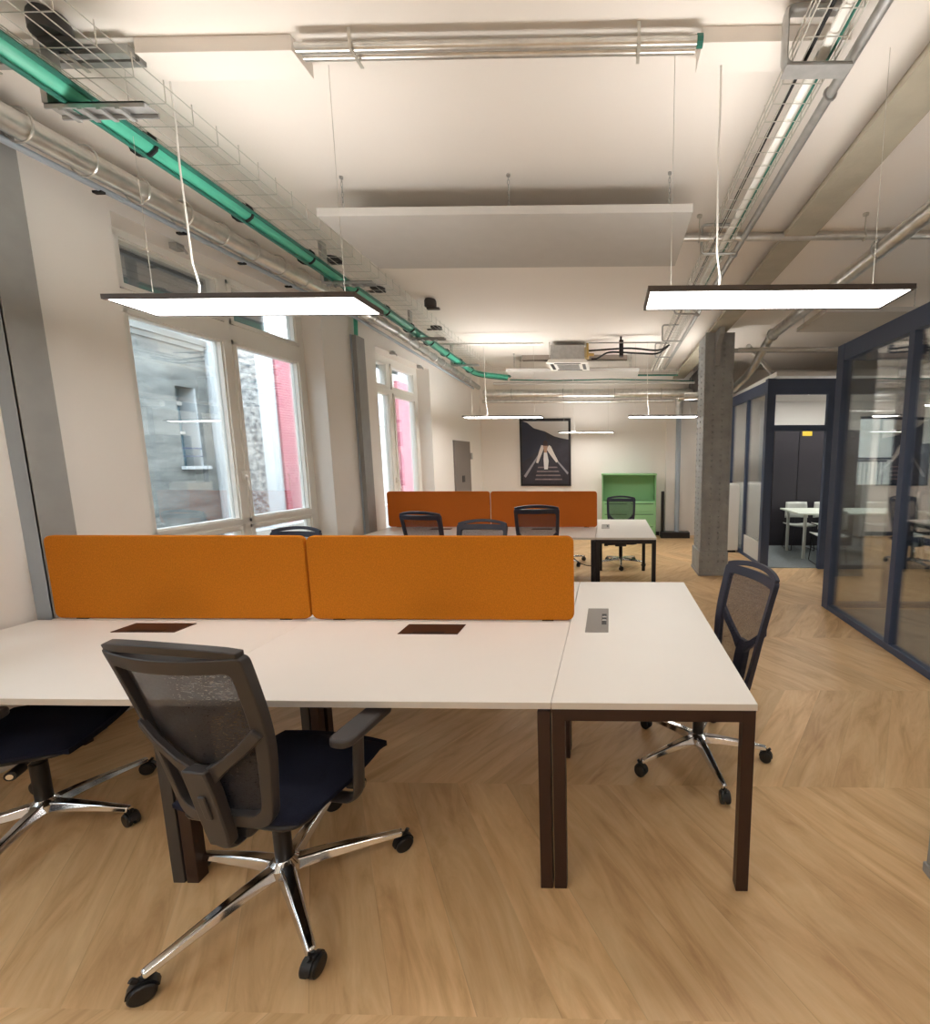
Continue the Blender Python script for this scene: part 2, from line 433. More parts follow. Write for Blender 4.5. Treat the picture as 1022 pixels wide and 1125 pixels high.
mb.box(-6.5, -6.45, -7.9, 7.4, 3.66, 3.70).build('railing', M_render, b, smooth=0)
MB().box(-6.49, -6.475, -7.9, 7.4, 3.49, 3.64).build('railing_panel', M_grey, b, smooth=0)
MB().box(-6.80, -6.76, 6.93, 7.27, 1.50, 2.70).build('window_glass', mat('dark_blue_window', srgb(110, 140, 152), .15), b, smooth=0)
MB().box(-6.78, -6.502, 7.25, 7.268, 1.50, 2.70).build('reveal', M_render, b, smooth=0)
mb = MB().box(-6.77, -6.72, 6.93, 6.98, 1.50, 2.5).box(-6.77, -6.72, 7.08, 7.12, 1.50, 2.5).box(-6.77, -6.72, 6.93, 7.25, 2.0, 2.04).box(-6.77, -6.72, 6.93, 7.25, 2.44, 2.5); mb.build('window_frame', M_pvc, b, smooth=0)
MB().box(-6.60, -6.42, 6.88, 7.33, 1.45, 1.50).build('window_sill', M_render, b, smooth=0)
mb = MB(); mb.box(-6.52, -6.5, 6.93, 7.27, 1.76, 1.785); mb.box(-6.52, -6.5, 6.93, 7.27, 1.64, 1.66); mb.build('guard_rail', M_blue, b, smooth=0)
# white pilaster with a downpipe
b = empty('pilaster', (-6.3, 7.7, -1)); tag(b, 'white rendered pier with a downpipe between grey and rubble walls outside', 'pier')
o = MB().box(-9.5, -6.45, 7.52, 7.93, -1, 8).build('wall', M_render, None, smooth=0); o.parent = b; o.location = -b.location
o = MB().tube([(-6.36, 7.62, -1), (-6.36, 7.62, 5.0)], .04).build('downpipe', M_render, None); o.parent = b; o.location = -b.location
o = MB().box(-8.5, -6.48, 7.94, 8.56, -1, 8).build('rubble_wall', M_rubble, smooth=0); tag(o, 'rough rubble stone wall seen through the nearest window', 'wall')
o = MB().box(-8.5, -6.5, 8.57, 9.04, -1, 8).build('rendered_wall', M_render, smooth=0); tag(o, 'smooth white wall strip between rubble stone and pink brick', 'wall')
o = MB().box(-8.5, -6.46, 9.05, 9.95, -1, 3.95).build('brick_wall', M_brick, smooth=0); tag(o, 'pink brick pier seen through the nearest window', 'wall')
b = empty('building', (-7.5, 12, -1)); tag(b, 'cream rendered house with louvred window seen through the farther window', 'building')
for nme, m, bx in (('wall', M_cream, (-9.5, -6.6, 9.97, 14.3, -1, 4.1)), ('ledge', M_render, (-6.62, -6.4, 11.4, 13.4, 2.55, 2.72))):
    o = MB().box(*bx).build(nme, m, None, smooth=0); o.parent = b; o.location = -b.location
mb = MB()
for i in range(14): mb.box(-6.6, -6.54, 12.3, 13.2, 2.8+i*.06, 2.84+i*.06)
o = mb.box(-6.6, -6.56, 12.25, 13.25, 2.76, 3.66).build('louvre', M_bluish, None, smooth=0); o.parent = b; o.location = -b.location
o = MB().box(-8.5, -6.5, 14.32, 15.6, -1, 4.0).build('brick_wall', M_brick, smooth=0); tag(o, 'pink brick wall beyond the cream house, through the farther window', 'wall')
o = MB().box(-8.5, -6.3, 15.62, 22, -1, 9).build('rendered_wall', M_render, smooth=0); tag(o, 'tall white wall at the far end of the courtyard', 'wall')
o = MB().box(-5.0, -4.8, 5.2, 14, -1, .62).build('courtyard_parapet', M_render, smooth=0); tag(o, 'low pale parapet outside the farther tall window', 'parapet')
# beyond the far room's window
o = MB().box(3.5, 8, 12.9, 13.1, -1, 6).build('facade', stone_mat('sunlit_blue_facade', srgb(70, 140, 160), srgb(165, 212, 222), 3.5), smooth=0); tag(o, 'pale blue lit facade behind the window of the far glass room', 'building')

# ------------------------------------------------------------------ steel columns and beams
def column(x, y, label, cap=True, h=3.2, w=.35, d=.5):
    c = empty('steel_column', (x, y, 0)); tag(c, label, 'column', kind='structure')
    mb = MB().box(0, w, 0, d, .33, h)
    mb.box(-.012, .018, -.012, .012, .33, h).box(w-.018, w+.012, -.012, .012, .33, h)
    mb.box(.0, w, -.008, 0, .33, h)
    mb.build('shaft', M_col, c, smooth=0)
    MB().box(-.022, w+.022, -.022, d+.022, 0, .33).box(-.03, w+.03, -.03, d+.03, .0, .04).build('plinth', M_col, c, smooth=0, bevel=.004)
    r = MB()
    for zz in [i*.075+.37 for i in range(37)]:
        for xx in (.115, .235): 
            r.lathe([(.017, 0), (.013, .010), (.003, .015)], seg=8, M=Matrix.Translation((xx, -.008, zz)) @ Matrix.Rotation(PI/2, 4, 'X'))
        for xx in (.02, w-.02):
            r.lathe([(.012, 0), (.009, .007), (.002, .010)], seg=6, M=Matrix.Translation((xx, -.012, zz+.037)) @ Matrix.Rotation(PI/2, 4, 'X'))
        for yy in (.05, .25, .45):
            r.lathe([(.016, 0), (.012, .009), (.002, .013)], seg=6, M=Matrix.Translation((0, yy, zz)) @ Matrix.Rotation(-PI/2, 4, 'Y'))
    for zz in (.08, .2, .29):
        for xx in (.03, .11, .24, .32):
            r.lathe([(.016, 0), (.012, .009), (.003, .014)], seg=8, M=Matrix.Translation((xx, -.022, zz)) @ Matrix.Rotation(PI/2, 4, 'X'))
    r.build('rivets', M_col, c)
    return c
column(1.25, 6.18, 'riveted grey steel column standing on the oak floor before the glass rooms')
column(1.245, 1.07, 'riveted grey steel column whose plinth shows at the picture edge beside the glass room')
struct(tag(MB().prism([(1.28, 3.2), (1.50, 3.2), (1.50, 3.225), (1.405, 3.225), (1.405, H), (1.375, H), (1.375, 3.225), (1.28, 3.225)], YN, YB, axis=1).build('steel_beam', M_beam, smooth=0), 'grey beige riveted steel beam running over the columns', 'beam'))
# gusset bracket where the beam meets the column
tag(MB().prism([(6.18, 2.78), (6.18, 3.2), (5.9, 3.2), (5.92, 3.12), (6.08, 3.02), (6.13, 2.8)], 1.36, 1.42, axis=0).build('bracket', M_grey), 'curved steel gusset under the beam at the column top', 'bracket')
# flanges of two steel uprights set in the window wall
c = empty('steel_upright', (-3.05, 2.4, 0)); tag(c, 'grey steel upright beside the white wall behind the nearest orange screen', 'upright', kind='structure')
MB().box(-.20, .05, -.075, -.06, 0, 3.3).build('web', M_bluish, c, smooth=0)  # bluer than the flange: window light on this side put into the colour
MB().box(.04, .055, -.075, .085, 0, 3.3).build('flange', M_grey, c, smooth=0)
o = MB().tube([(-.07, -.11, 0), (-.07, -.11, 3.3)], .009).box(-.09, -.05, -.12, -.06, 1.0, 1.03).box(-.09, -.05, -.12, -.06, 2.2, 2.23).build('conduit', M_galvd, c)
c = empty('steel_upright', (wx(5.4)+.02, 5.4, 0)); tag(c, 'grey steel upright between the two windows beyond the desks', 'upright', kind='structure')
MB().box(-.02, .04, -.085, .095, 0, 2.98).build('flange', M_grey, c, smooth=0)
MB().box(-.02, -.005, -.1, -.085, 0, 2.98).build('web', M_bluish, c, smooth=0)

# ------------------------------------------------------------------ ceiling services
def lin(a, b, n): return [tuple(Vector(a).lerp(Vector(b), i/n)) for i in range(n+1)]

# --- green cable tray along the window wall, bending along the back wall
def gx(y): return -2.13 + (-.055*(y-2))*.35
t = empty('cable_tray', (0, 0, 0)); tag(t, 'wire basket tray with thick green cable bundle under the ceiling on the window side', 'cable tray')
z0 = 3.15
mb = MB()
for dx, dz in ((-.17, .06), (-.17, 0), (-.1, 0), (-.03, 0), (.05, 0), (.12, 0), (.17, 0), (.17, .07)):
    mb.tube([(gx(YN)+dx, YN+.03, z0+dz), (gx(8.6)+dx, 8.6-dx, z0+dz), (1.26, 8.75-dx, z0+dz)], .0026, seg=5)
y = -1.0
while y < 8.5:
    mb.tube([(gx(y)-.17, y, z0+.06), (gx(y)-.17, y, z0-.003), (gx(y)+.17, y, z0-.003), (gx(y)+.17, y, z0+.09)], .0026, seg=5); y += .14
x = -2.0
while x < 1.26:
    mb.tube([(x, 8.62, z0+.06), (x, 8.62, z0), (x, 8.92, z0), (x, 8.92, z0+.07)], .003, seg=4); x += .14
mb.build('wire_basket', M_zinc, t)
pth = fillet([(gx(YN)-.13, YN+.03, z0-.045), (gx(8.3)-.13, 8.35, z0-.045), (-1.9, 8.72, z0-.045)], .25, 6)
MB().tube([(-1.95, 8.72, z0-.02), (1.26, 8.75, z0-.02)], .016, seg=8).build('green_cable', M_gdark, t)
mb = MB().tube(pth, (.058, .042), seg=12)
mb.build('green_cable_bundle', M_green, t)
mb = MB()
for k, (dx, dz, rr) in enumerate(((-.19, -.02, .012), (-.065, -.035, .012), (-.12, -.088, .01))):
    mb.tube([(p[0]+dx+.13, p[1], p[2]+dz+.035) for p in pth], rr, seg=6)
mb.build('green_cable', M_gdark, t)
y = .55
while y < 8.2:
    MB().tube([Vector((gx(y)-.13, y, z0-.045))+Vector((.068*cos(a), 0, .052*sin(a))) for a in [2*PI*i/12 for i in range(12)]], .008, seg=5, closed=True).build('cable_tie', M_rubber, t); y += .62
def c_bracket(mb, x, y, z, w, up, deep=.07):
    """perforated channel bent up to the ceiling at its left end"""
    th = .006
    mb.box(x-w/2, x+w/2, y-deep/2, y+deep/2, z-th, z).box(x-w/2, x+w/2, y-deep/2, y-deep/2+th, z-.022, z).box(x-w/2, x+w/2, y+deep/2-th, y+deep/2, z-.022, z)
    mb.box(x-w/2-th, x-w/2+.02, y-deep/2, y+deep/2, z, up)
    for i in range(4):
        xx = x-w/2+.06+i*(w-.1)/4
        mb.box(xx, xx+.02, y-deep/2-.002, y+deep/2+.002, z-.03, z-.022)
for y, l in ((2.1, 'perforated steel bracket carrying the green cable tray nearest the viewer'), (4.0, 'steel bracket under the green cable tray beyond the hanging acoustic panel'), (5.75, 'steel bracket under the green cable tray above the farther window'), (7.3, 'steel bracket under the green cable tray close to the back corner')):
    mb = MB(); c_bracket(mb, gx(y), y, z0-.1, .42, H)
    tag(mb.build('tray_bracket', M_galvd, smooth=0), l, 'bracket')
for (x, y, l) in ((-2.26, 2.06, 'dark rounded cable clamp on the ceiling above the green cables'), (-2.0, 5.35, 'round dark clamp on the ceiling beside the green cable tray')):
    mb = MB().lathe([(.05, 3.27), (.065, 3.28), (.065, 3.34), (.055, H)], x, y, 16); mb.box(x-.04, x+.1, y-.02, y+.02, 3.25, 3.27)
    tag(mb.build('ceiling_clamp', mat('dark_zinc', srgb(70, 68, 68), .5, metal=.4)), l, 'clamp')

# --- metal duct along the window wall
def dxw(y): return wx(y)+.21
t = empty('air_duct', (0, 0, 0)); tag(t, 'round silver duct with ring clamps along the top of the window wall', 'duct')
MB().tube([(dxw(YN), YN+.03, 3.2), (dxw(5.3), 5.3, 3.2)], .062, seg=20).build('duct_pipe', M_galv, t)
MB().tube([(dxw(5.3), 5.3, 3.2), (dxw(5.9), 5.9, 3.18), (dxw(8.9), 8.9, 2.95)], [.062, .045, .045], seg=16).build('thin_duct', M_galvd, t)
y = .25
k = 0
while y < 8.6:
    x = dxw(y); zz = 3.2 if y < 5.5 else 3.2-.25*(y-5.6)/3.3
    rr = .08 if y < 5.5 else .056
    MB().tube([(x+rr*cos(a), y, zz+rr*sin(a)) for a in [2*PI*i/18 for i in range(18)]], .0055, seg=6, closed=True).build('ring_clamp', M_galv, t)
    y += .27; k += 1
p = empty('pipe', (0, 0, 0)); tag(p, 'thin black pipe with clips under the silver duct on the window wall', 'pipe')
MB().tube([(wx(YN)+.13, YN+.03, 3.135), (wx(5.2)+.13, 5.2, 3.135), (wx(8.8)+.13, 8.8, 2.94)], .014, seg=8).build('pipe_run', M_rubber, p)
MB().tube([(wx(YN)+.15, YN+.03, 3.125), (wx(5.2)+.15, 5.2, 3.125), (wx(8.8)+.15, 8.8, 2.92)], .018, seg=8).build('grey_conduit', M_bluish, p)
y = .4
while y < 5.2:
    MB().box(wx(y)+.11, wx(y)+.165, y-.012, y+.012, 3.100, 3.112).build('pipe_clip', M_rubber, p, smooth=0); y += .48
for y, l in ((4.3, 'dark flush ceiling clip near the silver duct over the nearest window'), (5.0, 'dark ceiling clip near the duct between the windows'), (6.4, 'dark ceiling clip near the duct over the farther window')):
    tag(MB().lathe([(.05, H-.035), (.07, H-.02), (.075, H)], wx(y)+.52, y, 14).box(wx(y)+.4, wx(y)+.6, y-.012, y+.012, H-.045, H-.03).build('ceiling_clip', mat('dark_zinc', srgb(70, 68, 68), .5, metal=.4)), l, 'clip')
# green pipe dropping on the second upright
tag(MB().tube(fillet([(wx(4.9)+.4, 5.1, 3.26), (wx(5.3)+.12, 5.3, 3.26), (wx(5.4)+.04, 5.38, 3.22), (wx(5.4)+.03, 5.38, 2.98)], .12), .022).build('cable', M_green), 'green cable dropping onto the grey upright between the windows', 'cable')

# --- twin conduit across the ceiling, and the white junction boxes
p = empty('pipe', (0, 2.17, 3.3)); tag(p, 'pair of silver conduits crossing the ceiling in front of the acoustic panel', 'pipe')
MB().tube([(-1.32, -.018, .0), (.36, -.018, 0)], .019, seg=12).build('conduit', M_galv, p)
MB().tube([(-1.32, .035, .012), (.36, .035, .012)], .019, seg=12).build('conduit', M_galv, p)
for x in (-1.08, .12):
    MB().box(x-.007, x+.007, -.042, .058, -.023, -.019).box(x-.007, x+.007, -.042, -.038, -.02, .058).build('clamp', M_zinc, p, smooth=0)
MB().tube([(.36, -.018, 0), (.385, -.018, .0)], .024).build('conduit_end', M_gdark, p)
p = empty('pipe', (-2.6, 2.17, 3.3)); tag(p, 'grey flat conduits crossing under the green cables at the ceiling', 'pipe')
MB().box(-.75, .57, -.03, .0, -.015, .02).box(-.75, .57, .02, .05, -.01, .02).build('conduit', M_galvd, p, smooth=0)
for x in (-.1, .3): MB().box(x-.008, x+.008, -.04, .06, -.02, -.015).box(x-.008, x+.008, -.04, -.034, -.02, .05).build('clamp', M_zinc, p, smooth=0)
for x0, x1, l in ((-2.02, -1.345, 'white flat junction box on the ceiling above the lamp by the window'), (.385, 1.0, 'white flat junction box on the ceiling above the lamp by the glass room')):
    o = MB().box(x0, x1, 2.16, 2.31, 3.3, H).build('junction_box', M_ceil, smooth=0, bevel=.002); tag(o, l, 'junction box')

# --- acoustic panels on chains
def acoustic(x0, x1, y0, y1, z, label, chains=True):
    a = empty('acoustic_panel', ((x0+x1)/2, (y0+y1)/2, z)); tag(a, label, 'acoustic panel')
    hx, hy = (x1-x0)/2, (y1-y0)/2
    MB().box(-hx, hx, -hy, hy, 0, .05).build('felt_board', M_acou, a, smooth=0, bevel=.004)
    for sx in (-.88, 0.02, .88):
        for sy in (-.85, .85):
            mb = MB(); h = H-z-.05; n = int(h/.028)
            for i in range(n):
                cz = .05+h*(i+.5)/n; A = [2*PI*k/8 for k in range(8)]
                if i % 2: pp = [(sx*hx+.006*cos(a_), sy*hy, cz+.019*sin(a_)) for a_ in A]
                else: pp = [(sx*hx, sy*hy+.006*cos(a_), cz+.019*sin(a_)) for a_ in A]
                mb.tube(pp, .0018, seg=4, closed=True)
            mb.lathe([(.012, H-z-.012), (.012, H-z)], sx*hx, sy*hy, 8)
            mb.build('chain', M_galvd, a)
    return a
acoustic(-1.84, .517, 3.07, 3.87, 3.1, 'large pale grey acoustic panel hung on chains above the nearest desks')
acoustic(-1.75, .50, 7.95, 8.6, 3.06, 'pale grey acoustic panel hung far back before the air duct')
acoustic(2.25, 3.25, 5.05, 5.8, 3.1, 'square grey acoustic panel hung over the passage by the glass rooms')
tag(MB().box(-1.62, .32, 3.5, 3.62, 3.24, H).build('ceiling_shade_strip', mat('brown_grey_shade', srgb(150, 138, 128), .7), smooth=0), 'brown grey strip standing for shade on the ceiling above the near acoustic panel', 'painted shade')  # solid strip in place of the dark shade band over the panel
tag(MB().box(-1.5, .3, 8.1, 8.22, 3.28, H).build('ceiling_shade_strip', mat('brown_grey_shade', srgb(150, 138, 128), .7), smooth=0), 'brown grey strip standing for shade on the ceiling above the far acoustic panel', 'painted shade')  # same for the far panel: shade band built as a strip

# --- right-hand basket tray, tube and brackets
t = empty('cable_tray', (0, 0, 0)); tag(t, 'wire basket tray with white and black cables running beside the steel beam', 'cable tray')
mb = MB(); z0 = 3.17
for x, dz in ((.735, .06), (.735, .0), (.775, 0), (.82, 0), (.865, 0), (.905, 0), (.905, .06), (.735, .03), (.905, .03)):
    mb.tube([(x, YN+.03, z0+dz), (x, 8.7, z0+dz)], .003, seg=5)
y = 0.
while y < 8.6:
    mb.tube([(.735, y, z0+.07), (.735, y, z0), (.905, y, z0), (.905, y, z0+.07)], .003, seg=5); y += .11
mb.build('wire_basket', M_zinc, t)
MB().tube([(.85, YN+.03, z0+.018), (.85, 8.6, z0+.018)], (.024, .010), seg=8).build('white_cable', M_pvc, t)
MB().tube([(.80, YN+.03, z0+.02), (.79, 2, z0+.012), (.78, 3, z0+.012), (.78, 8.6, z0+.012)], .009, seg=8).build('black_cable', M_rubber, t)
MB().tube([(.89, YN+.03, z0+.03), (.885, 3, z0+.02), (.89, 5, z0+.02)], .006, seg=6).build('green_cable', M_gdark, t)
p = empty('pipe', (.985, 0, 3.2)); tag(p, 'grey round tube running along the basket tray beside the beam', 'pipe')
MB().tube([(0, YN+.03, 0), (0, 8.5, 0)], .022, seg=12).build('tube', M_galvd, p)
for y in (2.3, 3.9, 5.4): MB().tube([(.026*cos(a), y, .026*sin(a)) for a in [2*PI*i/12 for i in range(12)]], .006, seg=5, closed=True).build('clip', M_galvd, p)
for y, l in ((2.08, 'thick bent steel bracket holding the basket tray nearest the viewer'), (3.75, 'steel bracket of the basket tray by the crossing conduit'), (5.2, 'steel bracket of the basket tray just before the column'), (6.35, 'steel bracket of the basket tray behind the column front'), (7.3, 'farthest steel bracket of the basket tray')):
    mb = MB(); pp = fillet([(.93, y, H-.015), (.70, y, H-.015), (.70, y, 3.14), (.96, y, 3.14)], .035)
    mb.tube(pp, (.03, .012) if y < 3 else .010, seg=8); mb.box(.70, .96, y-.035, y+.035, 3.125, 3.132) if y < 3 else None
    tag(mb.build('tray_bracket', M_galvd), l, 'bracket')

# --- conduit with elbow on the right
p = empty('pipe', (0, 0, 0)); tag(p, 'large silver conduit with an elbow dropping behind the riveted column', 'pipe')
MB().tube([(1.98, YN+.03, 3.14), (2.0, 5.95, 3.1)], .058, seg=16).build('conduit', M_galv, p)
MB().tube(fillet([(2.0, 5.95, 3.1), (1.97, 6.12, 2.98), (1.86, 6.3, 2.72), (1.74, 6.6, 2.57), (1.66, 6.84, 2.53), (1.1, 6.92, 2.5)], .1), .052, seg=14).build('elbow', M_galv, p)
MB().tube([(2.0+.064*cos(a), 5.9, 3.1+.064*sin(a)) for a in [2*PI*i/16 for i in range(16)]], .01, seg=6, closed=True).build('collar', M_galvd, p)
MB().tube([(1.99+.064*cos(a), 3.64, 3.12+.064*sin(a)) for a in [2*PI*i/16 for i in range(16)]], .007, seg=6, closed=True).build('collar', M_galvd, p)
# --- crossing conduits
p = empty('pipe', (0, 3.64, 3.2)); tag(p, 'silver conduit crossing from the acoustic panel to the glass room', 'pipe')
MB().tube([(.42, 0, 0), (5.8, 0, 0)], .021, seg=12).build('conduit', M_galv, p)
for x in (.66, 1.87, 3.4):
    MB().tube([(x, 0, .02), (x, 0, H-3.2-.01)], .004).lathe([(.02, H-3.215), (.02, H-3.2)], x, 0, 10).tube([(x, .026*cos(a), .026*sin(a)) for a in [2*PI*i/12 for i in range(12)]], .005, seg=5, closed=True).build('hanger', M_zinc, p)
tag(MB().box(.55, 5.8, 3.9, 3.97, H-.03, H).build('cable_trunking', M_acou, smooth=0), 'thin flat trunking on the ceiling beside the crossing conduit', 'trunking')
p = empty('pipe', (0, 6.75, 3.22)); tag(p, 'thin silver conduit running from the window wall to the ceiling air conditioner', 'pipe')
MB().tube([(-2.85, 0, 0), (-.95, 0, 0)], .014, seg=8).build('conduit', M_galv, p)
p = empty('pipe', (0, 6, 2.85)); tag(p, 'pair of pale pipes crossing above the far glass room', 'pipe')
MB().tube([(1.62, .6, .22), (5.8, .6, .22)], .03, seg=10).build('upper_pipe', M_galvd, p)
MB().tube([(1.62, .0, .1), (5.8, .0, .1)], .022, seg=10).build('lower_pipe', M_acou, p)
tag(MB().tube([(2.0, 6.9, 3.2), (2.9, 8.2, 2.95)], .035, seg=10).build('pipe', M_acou), 'short pale sloping pipe over the far glass room', 'pipe')
o = MB().lathe([(.05, 3.3), (.05, H)], 2.62, 5.9, 12).tube([(2.55, 5.82, 3.22), (2.72, 5.82, 3.26)], .035).tube([(2.62, 5.9, 3.3), (2.62, 5.86, 3.22)], .012).build('ceiling_spotlight', M_galvd); tag(o, 'small grey spotlight fixed under the ceiling over the passage', 'spotlight')

# --- back wall ducts
t = empty('air_duct', (0, 9.12, 2.86)); tag(t, 'wide silver duct running along the top of the back wall', 'duct')
MB().tube([(-2.45, 0, 0), (1.9, 0, 0)], .085, seg=20).build('duct_pipe', M_galv, t)
for x in (-1.9, -.9, .1, 1.0): MB().tube([(x, .09*cos(a), .09*sin(a)) for a in [2*PI*i/16 for i in range(16)]], .008, seg=6, closed=True).build('ring_clamp', M_galvd, t)
tag(MB().tube([(-2.48, 9.12, 2.715), (1.25, 9.12, 2.715)], .032, seg=14).build('pipe', M_galv), 'slim silver pipe just below the wide back wall duct', 'pipe')
t = empty('pipe', (1.38, 9.33, 0)); tag(t, 'grey vertical pipe with an elbow in the back wall corner', 'pipe')
MB().tube([(0, 0, .02), (0, 0, 2.45)], .05, seg=14).build('riser', M_bluish, t)
MB().tube(fillet([(0, 0, 2.4), (0, -.0, 2.76), (.0, -.1, 2.8), (.5, -.16, 2.82)], .16, 8), .075, seg=14).build('elbow', M_galv, t)
tag(MB().tube([(-1.9, 8.98, 3.1), (-1.0, 8.98, 3.08), (0, 8.98, 3.1), (1.7, 8.98, 3.06)], .012, seg=6).build('cable', M_gdark), 'dark green cable lying above the back wall duct', 'cable')
tag(MB().tube([(-2.2, 8.9, 3.02), (1.9, 8.9, 3.02)], .022, seg=8).build('pipe', M_acou), 'pale thin pipe above the wide back wall duct', 'pipe')
tag(MB().box(1.6, 2.2, 8.5, 9.5, 2.75, 3.2).build('duct_box', mat('dark_zinc', srgb(70, 68, 68), .5, metal=.4), smooth=0), 'dark duct box in the shadow behind the riveted column', 'duct')

# --- air conditioner
a = empty('air_conditioner', (-.64, 7.45, 3.035)); tag(a, 'grey ceiling cassette air conditioner with white grille panel', 'air conditioner')
MB().box(-.26, .26, -.26, .26, .06, .27).build('casing', M_galvd, a, smooth=0, bevel=.006)
MB().hexa([(-.32, -.32, .0), (.32, -.32, .0), (.32, .32, .0), (-.32, .32, .0), (-.28, -.28, .06), (.28, -.28, .06), (.28, .28, .06), (-.28, .28, .06)]).build('front_panel', M_pvc, a, smooth=0, bevel=.006)
mb = MB().box(-.17, .17, -.17, .17, -.008, .0)
for i in range(7): mb.box(-.16, .16, -.16+i*.05, -.14+i*.05, -.014, -.008)
mb.build('grille', M_galvd, a, smooth=0)
for q in ((-.2, .2, -.27, -.22), (-.2, .2, .22, .27)): MB().box(*q, -.004, 0).build('air_outlet', M_black, a, smooth=0)
for q in ((-.27, -.22, -.2, .2), (.22, .27, -.2, .2)): MB().box(*q, -.004, 0).build('air_outlet', M_black, a, smooth=0)
MB().box(.26, .32, -.2, -.02, .10, .25).tube([(.3, -.12, .25), (.3, -.12, .33)], .018).tube([(.32, -.1, .16), (.40, -.1, .16)], .022).build('valve', M_copper, a)
for sx, sy in ((-1, -1), (1, -1), (1, 1), (-1, 1)): MB().tube([(sx*.28, sy*.2, .1), (sx*.28, sy*.2, H-3.035)], .005).build('hanger_rod', M_zinc, a)
t = empty('pipe', (0, 0, 0)); tag(t, 'black insulated refrigerant pipes from the air conditioner to the basket tray', 'pipe')
MB().tube(fillet([(-.34, 7.3, 3.24), (.3, 6.95, 3.2), (.72, 6.9, 3.14), (.82, 6.6, 3.15)], .15), .013, seg=8).build('upper_pipe', M_rubber, t)
MB().tube(fillet([(-.28, 7.3, 3.12), (-.2, 7.3, 3.12), (-.02, 6.96, 3.15), (.7, 6.92, 3.10), (.8, 6.6, 3.13)], .12), .013, seg=8).build('lower_pipe', M_rubber, t)
MB().box(.14, .2, 6.9, 7.0, 3.08, 3.3).box(.15, .18, 6.94, 6.96, 3.3, H-.002).build('clamp', M_steelk, t, smooth=0)
o = MB().tube([(-.3, 6.9, 3.26), (.75, 6.9, 3.26)], .01, seg=6).build('pipe', M_galvd); tag(o, 'thin silver conduit above the black refrigerant pipes', 'pipe')

# ------------------------------------------------------------------ pendant lamps
def lamp(x0, x1, y0, y1, z, label, bright=False, cable_at=None):
    cx, cy = (x0+x1)/2, (y0+y1)/2; hx, hy = (x1-x0)/2, (y1-y0)/2
    a = empty('pendant_lamp', (cx, cy, z)); tag(a, label, 'lamp', 'flat rectangular pendant lamps')
    b = .012
    MB().box(-hx, hx, -hy, -hy+b, 0, .022).box(-hx, hx, hy-b, hy, 0, .022).box(-hx, -hx+b, -hy+b, hy-b, 0, .022).box(hx-b, hx, -hy+b, hy-b, 0, .022).build('lamp_frame', M_lampf, a, smooth=0)
    MB().box(-hx+b, hx-b, -hy+b, hy-b, .003, .008).build('diffuser', M_lampdn2 if bright else M_lampdn, a, smooth=0)
    MB().box(-hx+b, hx-b, -hy+b, hy-b, .014, .019).build('upper_diffuser', M_lampup2 if bright else M_lampup, a, smooth=0)
    top = H-z
    c = cable_at if cable_at is not None else -hx*.42
    MB().box(c-.06, c+.02, -.02, .02, .022, .034).build('canopy_cap', M_pvc, a, smooth=0)
    MB().tube([(c, 0, .034), (c+.006, .005, top*.1), (c-.012, 0, top*.2), (c-.016, .0, top*.42), (c-.02, 0, top*.6), (c-.016, 0, top*.78), (c-.02, 0, top)], .0045, seg=6).build('power_cable', M_pvc, a)
    for s in (-1, 1): MB().tube([(s*hx*.8, 0, .022), (s*hx*.8, 0, top)], .0014, seg=4).build('suspension_wire', M_zinc, a)
    return a
LY = 'flat lit pendant lamp '
lamp(-2.34, -1.16, 2.18, 2.45, 2.32, LY+'hanging before the nearest window')
lamp(.17, 1.34, 2.14, 2.41, 2.32, LY+'hanging beside the nearer glass room corner')
lamp(-2.24, -1.03, 7.05, 7.32, 2.23, LY+'above the far desks, in front of the picture corner', True)
lamp(.29, 1.35, 7.1, 7.37, 2.235, LY+'with one end meeting the riveted column, above the far end table', True)
lamp(-.98, .08, 8.85, 9.0, 2.10, LY+'lowest of all, between the picture and the green cabinet', True)
lamp(-2.34, -1.16, -.9, -.63, 2.32, LY+'added unseen behind the viewer on the window side')  # unseen lamps from here to the end wall, added to light the room
lamp(.17, 1.34, -.9, -.63, 2.32, LY+'added unseen behind the viewer on the passage side')
lamp(-2.34, -1.16, -3.2, -2.93, 2.32, LY+'added unseen at the near end wall on the window side')
lamp(.17, 1.34, -3.2, -2.93, 2.32, LY+'added unseen at the near end wall on the passage side')
lamp(4.6, 5.7, 7.0, 7.25, 2.38, LY+'seen through glass over the far meeting room', True)
lamp(3.4, 4.6, 2.2, 2.45, 2.32, LY+'added out of view inside the nearer glass room', True)  # out of view, added to bring more light to this side
lamp(3.4, 4.6, -1.2, -.95, 2.32, LY+'added inside the nearer glass room, unseen behind the viewer')  # likewise unseen, added for its light
def spot(x, y, z, label):
    a = empty('ceiling_light', (x, y, z)); tag(a, label, 'ceiling light')
    MB().lathe([(.13, -.015), (.14, -.01), (.14, 0)], seg=24).build('rim', M_pvc, a)
    MB().lathe([(.115, -.02), (.12, -.016)], seg=24).build('diffuser', M_spot, a)

